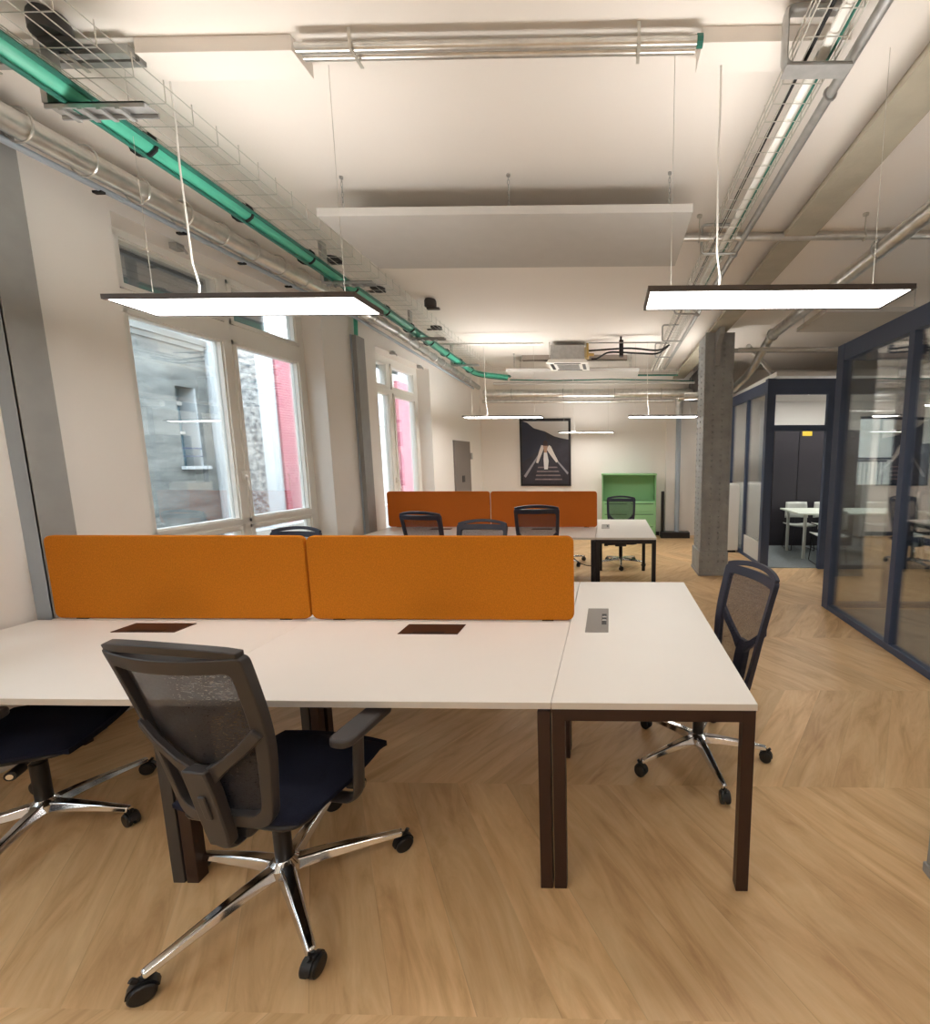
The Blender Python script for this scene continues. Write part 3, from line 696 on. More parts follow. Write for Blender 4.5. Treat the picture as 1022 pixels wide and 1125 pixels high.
# ------------------------------------------------------------------ desks
def leg(mb, x, y, w=.045, h=.705): mb.box(x-w/2, x+w/2, y-w/2, y+w/2, 0, h)
def desk(x0, x1, y0, y1, label, group, legs, hatch=None, msteel=None, front=None, box=None):
    ms = msteel or M_steelb
    d = empty('desk', (x0, y0, 0)); tag(d, label, 'desk', group)
    w, dp = x1-x0, y1-y0
    holes = MB()
    MB().box(.0004, w-.0004, 0, dp-.001, .715, .74).build('desk_top', M_white, d, smooth=0, bevel=.0015)
    MB().box(.0005, w-.0005, -.0012, 0.0, .7155, .7385).build('edge_band', M_edge, d, smooth=0)
    for lx, ly in legs:
        mb = MB(); leg(mb, lx-x0, ly-y0); mb.build('leg', ms, d, smooth=0, bevel=.002)
    mb = MB(); lx = sorted({l[0]-x0 for l in legs}); ly = sorted({l[1]-y0 for l in legs})
    if w < 1: mb.box(lx[0]-.022, lx[-1]+.022, ly[0]-.022, ly[0]+.022, .67, .7145)
    else: mb.box(lx[0]-.022, lx[-1]+.022, ly[0]+.30, ly[0]+.345, .67, .7145)
    mb.box(lx[0]-.022, lx[-1]+.022, ly[-1]-.022, ly[-1]+.022, .67, .7145)
    for a in (lx[0], lx[-1]): mb.box(a-.022, a+.022, ly[0]+.022, ly[-1]-.022, .67, .7145)
    mb.build('under_frame', ms, d, smooth=0)
    if hatch:
        a, b, c, e = [v for v in hatch]
        h = MB().box(a-x0, b-x0, c-y0, e-y0, .7395, .7425).build('cable_hatch', M_hatch, d, smooth=0)
        MB().box(a-x0+.07, b-x0-.07, c-y0+.012, c-y0+.03, .7425, .744).build('finger_slot', M_black, h, smooth=0)
    if box:
        a, b, c, e = box
        h = MB().box(a-x0, b-x0, c-y0, e-y0, .7395, .744).build('power_box', M_alu, d, smooth=0, bevel=.001)
        MB().box(b-x0-.035, b-x0-.01, c-y0+.1, e-y0-.1, .744, .7465).build('socket_slot', M_black, h, smooth=0)
        for k in range(2):
            MB().lathe([(.012, .7465), (.012, .75)], b-x0-.022, c-y0+.15+k*.05, 12).build('socket', M_chrome, h)
    return d
YF, YM, YR = 1.497, 2.30, 3.096
i = .024
G1 = 'white desks of the nearest bench'
desk(-3.06, -1.5985, YF, YM-.003, 'white desk by the window wall on the viewer side of the nearest orange screens', G1, [(-3.0, YF+i), (-1.625, YF+i), (-3.0, YM-.03), (-1.625, YM-.03)], hatch=(-2.47, -2.15, 2.125, 2.25), msteel=M_plast)
desk(-1.5975, -.205, YF, YM-.003, 'white desk with the charcoal mesh chair at it, joined to the end table', G1, [(-1.572, YF+i), (-.232, YF+i), (-1.572, YM-.03), (-.232, YM-.03)], hatch=(-1.035, -.74, 2.12, 2.252))
desk(-2.99, -1.60, YM+.003, YR, 'white desk hidden behind the nearest orange screen on the window side', G1, [(-2.96, YM+.04), (-1.625, YM+.04), (-2.96, YR-i), (-1.625, YR-i)])
desk(-1.597, -.208, YM+.003, YR, 'white desk behind the nearest orange screen that ends at the square end table', G1, [(-1.572, YM+.04), (-.232, YM+.04), (-1.572, YR-i), (-.232, YR-i)])
desk(-.204, .516, YF, YR, 'white end table with a metal power box, brown legs, closest to the glass room', G1, [(-.18, YF+i), (.49, YF+i), (-.18, YR-i), (.49, YR-i)], box=(-.12, -.005, 2.155, 2.51))
YF2, YM2, YR2 = 4.93, 5.70, 6.47
G2 = 'white desks of the far bench'
desk(-2.80, -1.49, YF2, YM2-.003, 'far white desk by the window wall, viewer side of the far screens', G2, [(-2.77, YF2+i), (-1.515, YF2+i), (-2.77, YM2-.03), (-1.515, YM2-.03)], hatch=(-2.2, -1.95, 5.5, 5.58), msteel=M_steelk)
desk(-1.487, -.158, YF2, YM2-.003, 'far white desk in front of the far orange screen nearest the end table', G2, [(-1.46, YF2+i), (-.182, YF2+i), (-1.46, YM2-.03), (-.182, YM2-.03)], hatch=(-.95, -.7, 5.5, 5.58), msteel=M_steelk)
desk(-2.72, -1.49, YM2+.003, YR2, 'far white desk behind the far orange screen on the window side', G2, [(-2.69, YM2+.04), (-1.515, YM2+.04), (-2.69, YR2-i), (-1.515, YR2-i)], msteel=M_steelk)
desk(-1.487, -.158, YM2+.003, YR2, 'far white desk behind the far orange screen nearest the green cabinet', G2, [(-1.46, YM2+.04), (-.182, YM2+.04), (-1.46, YR2-i), (-.182, YR2-i)], msteel=M_steelk)
desk(-.154, .515, YF2, YR2, 'far white end table with a small black socket box, before the green cabinet', G2, [(-.128, YF2+i), (.489, YF2+i), (-.128, YR2-i), (.489, YR2-i)], box=(-.10, .0, 5.6, 5.95), msteel=M_steelk)

def screen(x0, x1, y, h, z0, m, label, group):
    d = empty('desk_screen', ((x0+x1)/2, y, z0)); tag(d, label, 'desk screen', group)
    hx = (x1-x0)/2
    MB().prism(rrect(-hx, hx, 0, h, .035, 6), -.016, .016, axis=1).build('felt_panel', m, d, bevel=.006, seg=3)
    for s in (-.8, .8): MB().box(s*hx-.03, s*hx+.03, -.012, .012, -.035, .0).build('screen_clamp', M_steelk, d, smooth=0)
    return d
screen(-2.972, -1.588, 2.325, .448, .745, M_orange, 'nearest orange felt screen on the window side', 'nearest orange screens')
screen(-1.578, -.186, 2.325, .448, .745, M_orange, 'nearest orange felt screen that ends at the end table', 'nearest orange screens')
screen(-2.80, -1.50, 5.70, .45, .745, M_orange2, 'far orange felt screen on the window side', 'far orange screens')
screen(-1.49, -.155, 5.70, .45, .745, M_orange2, 'far orange felt screen nearest the green cabinet', 'far orange screens')

# ------------------------------------------------------------------ office chair
TILT = math.radians(11)
def bk(s, t, o=0., y0=-.225, z0=.45):
    """point on the curved backrest: s across, t up, o thickness towards the sitter"""
    s, t = s*.97, t*1.25
    lean = .10*(t-.15)**2 - .012
    y = y0 - t*sin(TILT) - lean + .9*s*s*(.6+.4*min(1, t/.3)) + o*cos(TILT)
    return Vector((s, y, z0 + t*cos(TILT) + o*sin(TILT)))
def back_outline(inset=0., top=.485):
    c = [(-.165+inset*.6, .0+inset), (.165-inset*.6, .0+inset), (.222-inset, .25), (.232-inset, top-inset), (-.232+inset, top-inset), (-.222+inset, .25)]
    # rounded corner resample
    pts = []
    n = len(c); R = [.045, .045, .2, .02, .02, .2]
    for i in range(n):
        a, b, d = Vector(c[i-1]), Vector(c[i]), Vector(c[(i+1) % n])
        r = R[i]
        t1 = min(r, (a-b).length*.45); t2 = min(r, (d-b).length*.45)
        p1 = b+(a-b).normalized()*t1; p2 = b+(d-b).normalized()*t2
        for k in range(6):
            s = k/5; pts.append(p1*(1-s)**2+b*2*s*(1-s)+p2*s*s)
    # subdivide long runs so that the panel follows the curve
    out = []
    for i, p in enumerate(pts):
        q = pts[(i+1) % len(pts)]; m = 8 if i % 6 == 5 else 1
        for k in range(m): out.append(p.lerp(q, k/m))
    return out
def ring_solid(mb, outer, inner, o0, o1):
    n = len(outer)
    V = [[mb.bm.verts.new(bk(p[0], p[1], o)) for p in L_] for L_, o in ((outer, o0), (outer, o1), (inner, o1), (inner, o0))]
    for a in range(4):
        A, B = V[a], V[(a+1) % 4]
        for k in range(n): mb.bm.faces.new((A[k], A[(k+1) % n], B[(k+1) % n], B[k]))
def slab_along(mb, pts, hw, o0, o1):
    """strip along (s,t) points, half width hw list, between offsets o0 and o1"""
    n = len(pts); L_, R_ = [], []
    for i, p in enumerate(pts):
        p = Vector(p); a = Vector(pts[max(0, i-1)]); b = Vector(pts[min(n-1, i+1)]); d = (b-a).normalized(); nn = Vector((-d.y, d.x))
        w = hw[i] if isinstance(hw, list) else hw
        L_.append(p+nn*w); R_.append(p-nn*w)
    rows = [[mb.bm.verts.new(bk(q[0], q[1], o)) for q, o in ((l, o0), (r, o0), (r, o1), (l, o1))] for l, r in zip(L_, R_)]
    for A, B in zip(rows, rows[1:]):
        for k in range(4): mb.bm.faces.new((A[k], A[(k+1) % 4], B[(k+1) % 4], B[k]))
    mb.bm.faces.new(rows[0][::-1]); mb.bm.faces.new(rows[-1])

def make_chair(label, mp, mm, arms=True):
    c = empty('office_chair'); tag(c, label, 'office chair', 'mesh-backed office chairs')
    # base
    hub = MB().lathe([(.045, .075), (.052, .085), (.05, .115), (.034, .13), (.03, .135)], seg=20).build('base_hub', M_chrome, c)
    proto_leg = proto_cas = None
    for k in range(5):
        a = 2*PI*k/5
        if k == 0:
            mb = MB(); L0, L1 = .03, .355
            prof = lambda r, w, h, z: [(r, -w, z), (r, w, z), (r, w*.62, z+h), (r, -w*.62, z+h)]
            secs = [prof(.03, .030, .042, .082), (prof(.12, .026, .036, .083)), prof(.25, .020, .028, .075), prof(.355, .016, .022, .066)]
            rows = [[mb.bm.verts.new(p) for p in s] for s in secs]
            for A, B in zip(rows, rows[1:]):
                for q in range(4): mb.bm.faces.new((A[q], A[(q+1) % 4], B[(q+1) % 4], B[q]))
            mb.bm.faces.new(rows[0][::-1]); mb.bm.faces.new(rows[-1])
            o = mb.build('base_arm', M_chrome, hub, bevel=.006, seg=3)
            proto_leg = o
            cm = MB()
            for s in (-1, 1):
                R = Matrix.Translation((0, 0, .03)) @ Matrix.Rotation(PI/2, 4, 'X')
                cm.lathe([(.018, s*.024), (.026, s*.023), (.030, s*.019), (.030, s*.006), (.012, s*.004)], seg=20, M=R)
            cm.prism([(-.034, .03)] + [(-.034*cos(t), .03+.036*sin(t)) for t in [PI*i/9 for i in range(1, 9)]] + [(.034, .03), (.028, .03), (.0, .058), (-.028, .03)], -.012, .012, axis=1)
            cm.tube([(0.0, 0, .05), (.02, 0, .078)], .007, seg=8)
            w = cm.build('castor', M_black, hub)
            proto_cas = w
        else:
            o = proto_leg.copy(); COL.objects.link(o); o.parent = hub
            w = proto_cas.copy(); COL.objects.link(w); w.parent = hub
        o.rotation_euler = (0, 0, a)
        w.location = (.355*cos(a), .355*sin(a), 0); w.rotation_euler = (0, 0, a+random.uniform(-1.2, 1.2))
    MB().lathe([(.028, .12), (.028, .30), (.02, .302), (.018, .38)], seg=16).build('gas_column', M_black, c)
    # mechanism, lever
    mech = MB().box(-.085, .085, -.13, .10, .365, .425).box(-.05, .05, -.20, -.13, .375, .42).build('tilt_mechanism', mp, c, smooth=0, bevel=.012)
    MB().tube([(.08, .06, .39), (.20, .07, .385)], .009, seg=10).tube([(.19, .07, .385), (.245, .072, .385)], .019, seg=14).build('lever', M_black, mech)
    MB().tube([(.243, .072, .385), (.249, .0722, .385)], .011, seg=14).build('lever_ring', M_chrome, mech)
    # seat
    pan = MB().prism([(x*.95, y*.95) for x, y in rrect(-.235, .235, -.215, .24, .07, 6)], .415, .438, axis=2).build('seat_pan', M_black, c, bevel=.01)
    mb = MB(); nu, nv = 22, 22
    def cush(u, v, top):
        x = (u-.5)*2; y = (v-.5)*2
        # superellipse remap
        k = max(abs(x), abs(y)); 
        ex = x*math.sqrt(max(0, 1-.5*y*y*.35)); ey = y*math.sqrt(max(0, 1-.5*x*x*.35))
        X = ex*.255; Yv = ey*.24+.02
        edge = max(abs(x), abs(y))**6
        z = .492-.006*(1-x*x)*(1-y*y) - .030*edge if top else .436+.012*edge
        if y > .3: z -= .035*((y-.3)/.7)**2 if top else 0
        return Vector((X, Yv, z))
    T = [[mb.bm.verts.new(cush(i/nu, j/nv, True)) for j in range(nv+1)] for i in range(nu+1)]
    B_ = [[mb.bm.verts.new(cush(i/nu, j/nv, False)) for j in range(nv+1)] for i in range(nu+1)]
    for i in range(nu):
        for j in range(nv):
            mb.bm.faces.new((T[i][j], T[i+1][j], T[i+1][j+1], T[i][j+1])); mb.bm.faces.new((B_[i][j], B_[i][j+1], B_[i+1][j+1], B_[i+1][j]))
    for i in range(nu):
        mb.bm.faces.new((T[i][0], B_[i][0], B_[i+1][0], T[i+1][0])); mb.bm.faces.new((T[i][nv], T[i+1][nv], B_[i+1][nv], B_[i][nv]))
    for j in range(nv):
        mb.bm.faces.new((T[0][j], T[0][j+1], B_[0][j+1], B_[0][j])); mb.bm.faces.new((T[nu][j], B_[nu][j], B_[nu][j+1], T[nu][j+1]))
    mb.build('seat', M_navy, c, smooth=60)
    # back frame : ring + top arch
    mb = MB(); ou = back_outline(0.); inn = back_outline(.037)
    ring_solid(mb, ou, inn, -.018, .012)
    n = 14
    arch = [(-.222+.444*i/n, .484+.025*sin(PI*i/n)**.7) for i in range(n+1)]
    slab_along(mb, arch, .011, -.014, .012)
    bf = mb.build('back_frame', mp, c, smooth=40, bevel=.003)
    mb = MB(); ns, nt = 16, 18
    def lim(t): # half width of inner opening
        return .165+(.222-.165)*min(1, t/.25) + (.01*max(0, (t-.25)/.235)) - .02
    mb.grid(lambda u, v: bk((u*2-1)*lim(.012+v*.455), .012+v*.455, .004), ns, nt)
    mb.build('mesh_back', mm, bf, smooth=60)
    # V brace and spine (behind the mesh)
    mb = MB()
    slab_along(mb, [(-.206, .285), (-.15, .24), (-.08, .195), (-.025, .163)], [.016, .015, .016, .024], -.030, -.006)
    slab_along(mb, [(.206, .285), (.15, .24), (.08, .195), (.025, .163)], [.016, .015, .016, .024], -.030, -.006)
    slab_along(mb, [(0, .190), (0, .12), (0, .0), (0, -.04)], [.040, .044, .042, .036], -.046, -.012)
    sp = mb.build('back_spine', mp, c, smooth=40, bevel=.005)
    mb = MB(); slab_along(mb, [(0.004, .12), (0.004, .05)], [.012, .012], -.052, -.044); mb.build('adjuster', M_plast, sp, bevel=.003)
    # curved link from the spine under the seat
    a0 = bk(0, -.02, -.028)
    mb = MB(); pp = fillet([tuple(a0+Vector((0, 0, .03))), (0, a0.y-.0, .375), (0, -.14, .38)], .07, 6)
    mb.tube(pp, (.034, .014), seg=12).build('back_link', mp, c)
    # armrests
    for s in (-1, 1) if arms else ():
        mb = MB(); P = fillet([(s*.15, -.02, .405), (s*.30, -.02, .405), (s*.31, -.015, .66)], .05, 6)
        n_ = len(P); mb.tube(P, [(.026, .011)]*n_, seg=10)
        o = mb.build('armrest', mp, c, smooth=45)
        MB().prism(rrect(s*.31-.042, s*.31+.042, -.115, .135, .034, 6), .652, .682, axis=2).build('arm_pad', mp, o, bevel=.009, seg=3)
    return c
def set_pose(c, x, y, rot, base_rot=0., lift=0., star=1., shift=(0, 0)):
    c.location = (x, y, 0); c.rotation_euler = (0, 0, math.radians(rot))
    for ch in ALLCH(c):
        if ch.name.startswith('base_hub'): ch.rotation_euler = (0, 0, math.radians(base_rot-rot)); ch.scale = (star, star, 1)
        elif not ch.name.startswith('gas_column'): ch.location = (shift[0], shift[1], lift)
ch1 = make_chair('charcoal mesh office chair turned towards the nearest desk, wholly in view', M_plast, M_meshd)
set_pose(ch1, -1.20, 1.485, -8, -117, .02, star=1.12, shift=(.045, .0))
ch2 = make_chair('navy mesh office chair at the end table facing the desks, beside the passage', M_plastn, M_meshn, arms=False)
set_pose(ch2, .475, 2.29, 106, -8, -.05, shift=(-.01, .03))
def more(src, label, x, y, rot, base, lift=0.):
    c = copy_tree(src); c['label'] = label; set_pose(c, x, y, rot, base, lift); return c
more(ch1, 'dark office chair pushed under the desk, cut by the picture edge, navy seat showing', -2.45, 1.76, -68, 2, .0)
more(ch2, 'office chair behind the nearest orange screens, facing the viewer', -1.13, 3.62, 176, 20, -.02)
more(ch2, 'office chair of which only a dark top edge shows over the screen before the window', -2.66, 3.45, 176, 45, -.06)
more(ch2, 'office chair with tilted mesh back at the far desk by the window wall', -1.87, 4.85, -8, 10, -.01)
more(ch2, 'tall mesh office chair at the far desk, next to the far end table', -.74, 4.78, 4, 30, .06)
more(ch2, 'office chair behind the far end table, in front of the green cabinet', .17, 6.78, 178, 54, -.06)
more(ch1, 'office chair mostly hidden behind the far screens, one castor and arm showing under the desk', -.72, 6.92, 160, 100, .0)
tag(MB().tube(fillet([(-.62, 5.9, .70), (-.56, 6.0, .35), (-.38, 6.1, .16), (-.16, 6.1, .14)], .2, 8), .006, seg=6).build('cable', M_rubber), 'thin black cable drooping under the far desk', 'cable')

# ------------------------------------------------------------------ back wall things
p = empty('picture', (-1.325, YB-.02, 1.735)); tag(p, 'black-framed photograph of a white-robed figure on railway tracks, on the back wall', 'picture')
W_, H_ = .525, .69
MB().box(-W_, W_, -.02, .018, -H_, -H_+.05).box(-W_, W_, -.02, .018, H_-.05, H_).box(-W_, -W_+.045, -.02, .018, -H_+.05, H_-.05).box(W_-.045, W_, -.02, .018, -H_+.05, H_-.05).build('picture_frame', M_black2, p, smooth=0)
pr = MB().box(-W_+.04, W_-.04, -.004, .016, -H_+.04, H_-.04).build('print', mat('print_dark_ground', srgb(44, 42, 52), .4, noise=(5, .3)), p, smooth=0)
def flat(name, polys, m, y):
    mb = MB()
    for pl in polys: mb.prism([(x*W_, z*H_) for x, z in pl], y-.0012, y, axis=1)
    return mb.build(name, m, pr, smooth=0)
flat('printed_sky', [[(-.88, .92), (.92, .92), (.92, .38), (.55, .44), (.35, .48), (.0, .62), (-.45, .72), (-.7, .88)]], mat('print_sky', srgb(206, 204, 202), .5), -.004)
flat('printed_hill', [[(-.92, .92), (-.7, .88), (-.45, .72), (.0, .62), (.1, .3), (-.2, .1), (-.92, -.3)]], mat('print_hill', srgb(40, 44, 62), .5), -.0045)
flat('printed_rails', [[(-.28, -.05), (-.22, -.05), (-.8, -.75), (-.88, -.7)], [(.26, -.1), (.32, -.1), (.9, -.6), (.86, -.66)]], mat('print_rail', srgb(150, 148, 152), .5), -.005)
flat('printed_sleepers', [[(-.3-.04*k, -.42-.12*k), (.45+.06*k, -.42-.12*k), (.47+.06*k, -.46-.12*k), (-.32-.04*k, -.46-.12*k)] for k in range(4)], mat('print_sleeper', srgb(128, 116, 116), .5, noise=(8, .3)), -.0055)
flat('printed_wings', [[(-.16, .22), (-.05, .2), (-.1, .05), (-.3, -.32), (-.38, -.3), (-.26, .02)], [(.14, .22), (.22, .18), (.34, -.02), (.5, -.26), (.42, -.3), (.2, -.08), (.04, .1)]], mat('print_white', srgb(214, 206, 200), .5), -.006)
flat('printed_figure', [[(-.06, .0), (.06, .0), (.12, -.25), (.08, -.5), (-.06, -.5), (-.08, -.2)], [(-.1, .3), (-.04, .38), (.04, .38), (.08, .28), (.02, .2), (-.06, .2)], ][:1], mat('print_robe', srgb(224, 222, 222), .5), -.0065)
flat('printed_skin', [[(-.09, .2), (.09, .2), (.05, .0), (-.05, .0)]], mat('print_skin', srgb(176, 140, 116), .5), -.0065)
flat('printed_hair', [[(-.08, .2), (.08, .2), (.09, .3), (.03, .36), (-.05, .35), (-.1, .28)]], mat('print_hair', srgb(60, 40, 36), .5), -.007)

c = empty('filing_cabinet', (.39, 9.1, 0)); tag(c, 'sage green metal cabinet with an open upper recess and drawers, by the back wall', 'cabinet')
MB().box(-.54, .54, .0, .40, .0, .76).box(-.54, .54, .36, .40, .76, 1.3).box(-.54, -.52, .0, .36, .76, 1.3).box(.52, .54, .0, .36, .76, 1.3).box(-.55, .55, -.02, .41, 1.28, 1.31).build('body', M_sage, c, smooth=0, bevel=.003)
for x0, x1 in ((-.525, -.005), (.005, .525)):
    for z0_, z1_ in ((.56, .75), (.31, .54), (.06, .29)):
        d = MB().box(x0, x1, -.014, .0, z0_, z1_).build('drawer', M_sage, c, smooth=0, bevel=.002)
        MB().box(x0+.04, x1-.04, -.02, -.014, z1_-.045, z1_-.033).build('handle', M_sage_in, d, smooth=0)
o = empty('floor_panel', (1.08, 9.28, 0)); tag(o, 'tall narrow black panel standing against the white back wall corner', 'panel')
MB().box(-.03, .03, -.03, .03, 0, .95).box(-.03, .55, -.10, .10, .0, .12).build('black_board', M_black2, o, smooth=0)
# grey service door in the window wall
d = empty('service_door', (wx(8.45)+.0, 8.45, 0)); tag(d, 'grey metal service door with a small sign in the window wall near the back', 'door'); d['kind'] = 'structure'; d.name = 'door_1'
def dpt(mb, y0, y1, z0, z1, d0, d1):
    mb.hexa([(wx(y)-d.location.x+dd, y-d.location.y, z) for z in (z0, z1) for y, dd in ((y0, d0), (y0, d1), (y1, d1), (y1, d0))])
mb = MB(); dpt(mb, 8.08, 8.83, .02, 1.93, 0, .03); mb.build('door_leaf', M_hatchd, d, smooth=0)
mb = MB(); dpt(mb, 8.83, 8.9, 1.6, 1.72, 0, .05); dpt(mb, 8.83, 8.9, .6, .72, 0, .05); mb.build('hinge', M_galvd, d, smooth=0)
mb = MB(); dpt(mb, 8.38, 8.5, 1.18, 1.3, .03, .036); mb.build('door_plate', M_black, d, smooth=0)

# ------------------------------------------------------------------ glass rooms
def gp(name, label, group=None): 
    a = empty(name, (0, 0, 0)); tag(a, label, 'glass partition', group); a['kind'] = 'structure'; return a
g1 = gp('glass_partition', 'blue-grey framed glass wall of the nearer room running along the passage')
X1 = 2.31; T = 2.71
MB().box(X1, X1+.06, YN, 4.84, T-.16, T).build('head_rail', M_blue, g1, smooth=0, bevel=.004)
MB().box(X1, X1+.06, YN, 4.84, 0, .06).build('base_rail', M_blue, g1, smooth=0, bevel=.004)
MB().box(X1-.004, X1+.09, 4.72, 4.85, 0, T).build('corner_post', M_blue, g1, smooth=0, bevel=.004)
for y in (3.69, 2.5, 1.3, .1, -1.2, -2.6):
    MB().box(X1, X1+.06, y-.035, y+.035, .06, T-.16).build('mullion', M_blue, g1, smooth=0, bevel=.003)
ys = [4.72, 3.725, 3.655, 2.535, 2.465, 1.335, 1.265, .135, .065, -1.165, -1.235, -2.565, -2.635, YN]
for a_, b_ in zip(ys[0::2], ys[1::2]): MB().box(X1+.025, X1+.033, b_, a_, .06, T-.16).build('pane', M_glass, g1, smooth=0)
g2 = gp('glass_partition', 'blue-grey framed end wall of the nearer glass room facing the far one')
MB().box(X1+.09, 5.9, 4.78, 4.84, T-.14, T).build('head_rail', M_blue, g2, smooth=0)
MB().box(X1+.09, 5.9, 4.78, 4.84, 0, .06).build('base_rail', M_blue, g2, smooth=0)
for x in (2.95, 4.1, 5.2): MB().box(x-.035, x+.035, 4.78, 4.84, .06, T-.14).build('mullion', M_blue, g2, smooth=0)
xs = [X1+.09, 2.915, 2.985, 4.065, 4.135, 5.165, 5.235, 5.9]
for a_, b_ in zip(xs[0::2], xs[1::2]): MB().box(a_, b_, 4.805, 4.813, .06, T-.14).build('pane', M_glass, g2, smooth=0)
g3 = gp('glass_partition', 'blue-grey framed front of the far meeting room with an open doorway')
Y2 = 6.57; T2 = 2.69
MB().box(2.2, 5.9, Y2, Y2+.07, T2-.21, T2).build('head_rail', M_blue, g3, smooth=0)
MB().box(2.31, 3.04, Y2, Y2+.07, 1.98, 2.06).build('transom', M_blue, g3, smooth=0)
MB().box(2.195, 2.31, Y2-.006, Y2+.10, 0, T2+.003).build('corner_post', M_blue, g3, smooth=0)
MB().box(3.04, 3.14, Y2-.004, Y2+.07, 0, T2-.21).build('door_post', M_blue, g3, smooth=0)
MB().box(4.3, 4.37, Y2, Y2+.07, .06, T2-.21).build('mullion', M_blue, g3, smooth=0)
MB().box(3.14, 5.9, Y2, Y2+.07, 0, .06).build('base_rail', M_blue, g3, smooth=0)
for q in ((2.31, 3.04, 2.06, T2-.21), (3.14, 4.3, .06, T2-.21), (4.37, 5.9, .06, T2-.21)):
    MB().box(q[0], q[1], Y2+.03, Y2+.038, q[2], q[3]).build('pane', M_glass, g3, smooth=0)
g4 = gp('glass_partition', 'glass side wall of the far meeting room beside the riveted column')
def gpt(mb, y0, y1, z0, z1, w0=0., w1=.05):
    f = lambda y: 2.25-.02*(y-Y2)
    mb.hexa([(f(y)+w, y, z) for z in (z0, z1) for y, w in ((y0, w0), (y0, w1), (y1, w1), (y1, w0))]); return mb
gpt(MB(), Y2+.1, 9.45, T2-.16, T2).build('head_rail', M_blue, g4, smooth=0)
gpt(MB(), Y2+.1, 9.45, 0, .05).build('base_rail', M_blue, g4, smooth=0)
for y in (7.62, 8.5): gpt(MB(), y-.03, y+.03, .05, T2-.16).build('mullion', M_blue, g4, smooth=0)
for a_, b_ in ((Y2+.1, 7.59), (7.65, 8.47), (8.53, 9.45)): gpt(MB(), a_, b_, .05, T2-.16, .02, .028).build('pane', M_glass, g4, smooth=0)
fro = mesh_fabric('frosted_film', srgb(225, 225, 222), .6)
gpt(MB(), Y2+.12, 7.57, .05, .35, .012, .018).build('frosted_film', fro, g4, smooth=0)
# white cabinet beside the side wall
c = empty('low_cabinet', (2.0, 7.75, 0)); tag(c, 'white low cabinet between the riveted column and the glass side wall', 'cabinet')
MB().box(-.2, .2, 0, .45, .04, 1.17).build('body', M_pvc, c, smooth=0, bevel=.003)
MB().box(-.19, .19, -.015, .0, .06, 1.15).build('door', M_pvc, c, smooth=0, bevel=.003)
MB().box(-.17, .17, .03, .42, 0, .04).build('plinth', M_black, c, smooth=0)

c = empty('low_cabinet', (2.62, 8.3, 0)); tag(c, 'white low cabinet inside the far meeting room, against its glass side wall', 'cabinet')
MB().box(-.24, .2, 0, .45, .04, 1.17).build('body', M_pvc, c, smooth=0, bevel=.003)
MB().box(-.23, .19, -.015, .0, .06, 1.15).build('door', M_pvc, c, smooth=0, bevel=.003)
# ---- far meeting room contents
c = empty('wardrobe', (2.95, 8.35, 0)); tag(c, 'tall dark wardrobe with two doors at the end of the far meeting room', 'wardrobe')
MB().box(-.0, 1.5, .02, .55, 0, 2.10).build('body', M_dark, c, smooth=0)
for x0, x1 in ((.0, .44), (.445, .96), (.965, 1.5)):
    MB().box(x0+.003, x1-.003, 0, .02, .09, 2.09).build('door', M_dark, c, smooth=0, bevel=.002)
o = MB().box(0, .17, -.012, -.004, 0, .08).build('warning_label', mat('yellow_sticker', srgb(222, 190, 60), .5), None, smooth=0); o.location = (3.44, 8.354, 2.0)
tag(o, 'small yellow sticker at the top of the dark wardrobe', 'sticker')
t = empty('meeting_table', (2.98, 7.15, 0)); tag(t, 'pale rectangular meeting table on thin legs in the far glass room', 'table')
MB().box(0, 2.1, 0, .85, .72, .745).build('table_top', mat('pale_green_white', srgb(206, 214, 202), .4), t, smooth=0, bevel=.003)
for x, y in ((.12, .08), (1.98, .08), (.12, .77), (1.98, .77)): MB().box(x-.02, x+.02, y-.02, y+.02, 0, .72).build('leg', M_seatw, t, smooth=0)
def sled(label, x, y, r):
    c = empty('meeting_chair', (x, y, 0), math.radians(r)); tag(c, label, 'chair', 'pale shell chairs round the meeting table')
    MB().grid(lambda u, v: Vector(((u-.5)*.42, (v-.5)*.40, .44+.02*(2*u-1)**2)), 8, 6).build('seat', M_seatw, c).modifiers.new('s', 'SOLIDIFY').thickness = .014
    MB().grid(lambda u, v: Vector(((u-.5)*.42*(1-.1*v), -.2-.03*v+.06*(2*u-1)**2, .55+.28*v)), 8, 6).build('backrest', M_seatw, c).modifiers.new('s', 'SOLIDIFY').thickness = .014
    for s in (-1, 1):
        MB().tube(fillet([(s*.17, -.2, .62), (s*.18, -.15, .44), (s*.2, -.22, .012), (s*.2, .2, .012), (s*.17, .14, .44)], .03, 4), .007, seg=6).build('sled_leg', M_steelk, c)
    return c
sled('pale shell chair at the near side of the meeting table, back to the doorway', 3.33, 6.93, -6)
sled('pale shell chair across the meeting table before the dark wardrobe, closest to the side wall', 3.35, 8.05, 180)
sled('pale shell chair across the meeting table before the dark wardrobe, next one along', 3.85, 8.05, 178)
sled('pale shell chair at the near side of the meeting table, behind the glass', 4.5, 6.98, 4)
sled('pale shell chair at the window end of the meeting table', 5.3, 7.7, 85)
sled('pale shell chair across the meeting table below the window', 4.75, 8.08, 175)
more(ch2, 'dark mesh office chair in the far glass room near the white wall', 5.05, 7.4, 120, 15, .0)
s = empty('wall_screen', (5.88, 8.55, 1.42)); tag(s, 'grey flat wall screen on the white wall of the far meeting room', 'screen')
MB().box(-.04, .0, -.75, .75, -.45, .45).build('casing', M_screen, s, smooth=0, bevel=.004)
MB().box(-.044, -.04, -.73, .73, -.43, .43).build('display', M_screen, s, smooth=0)
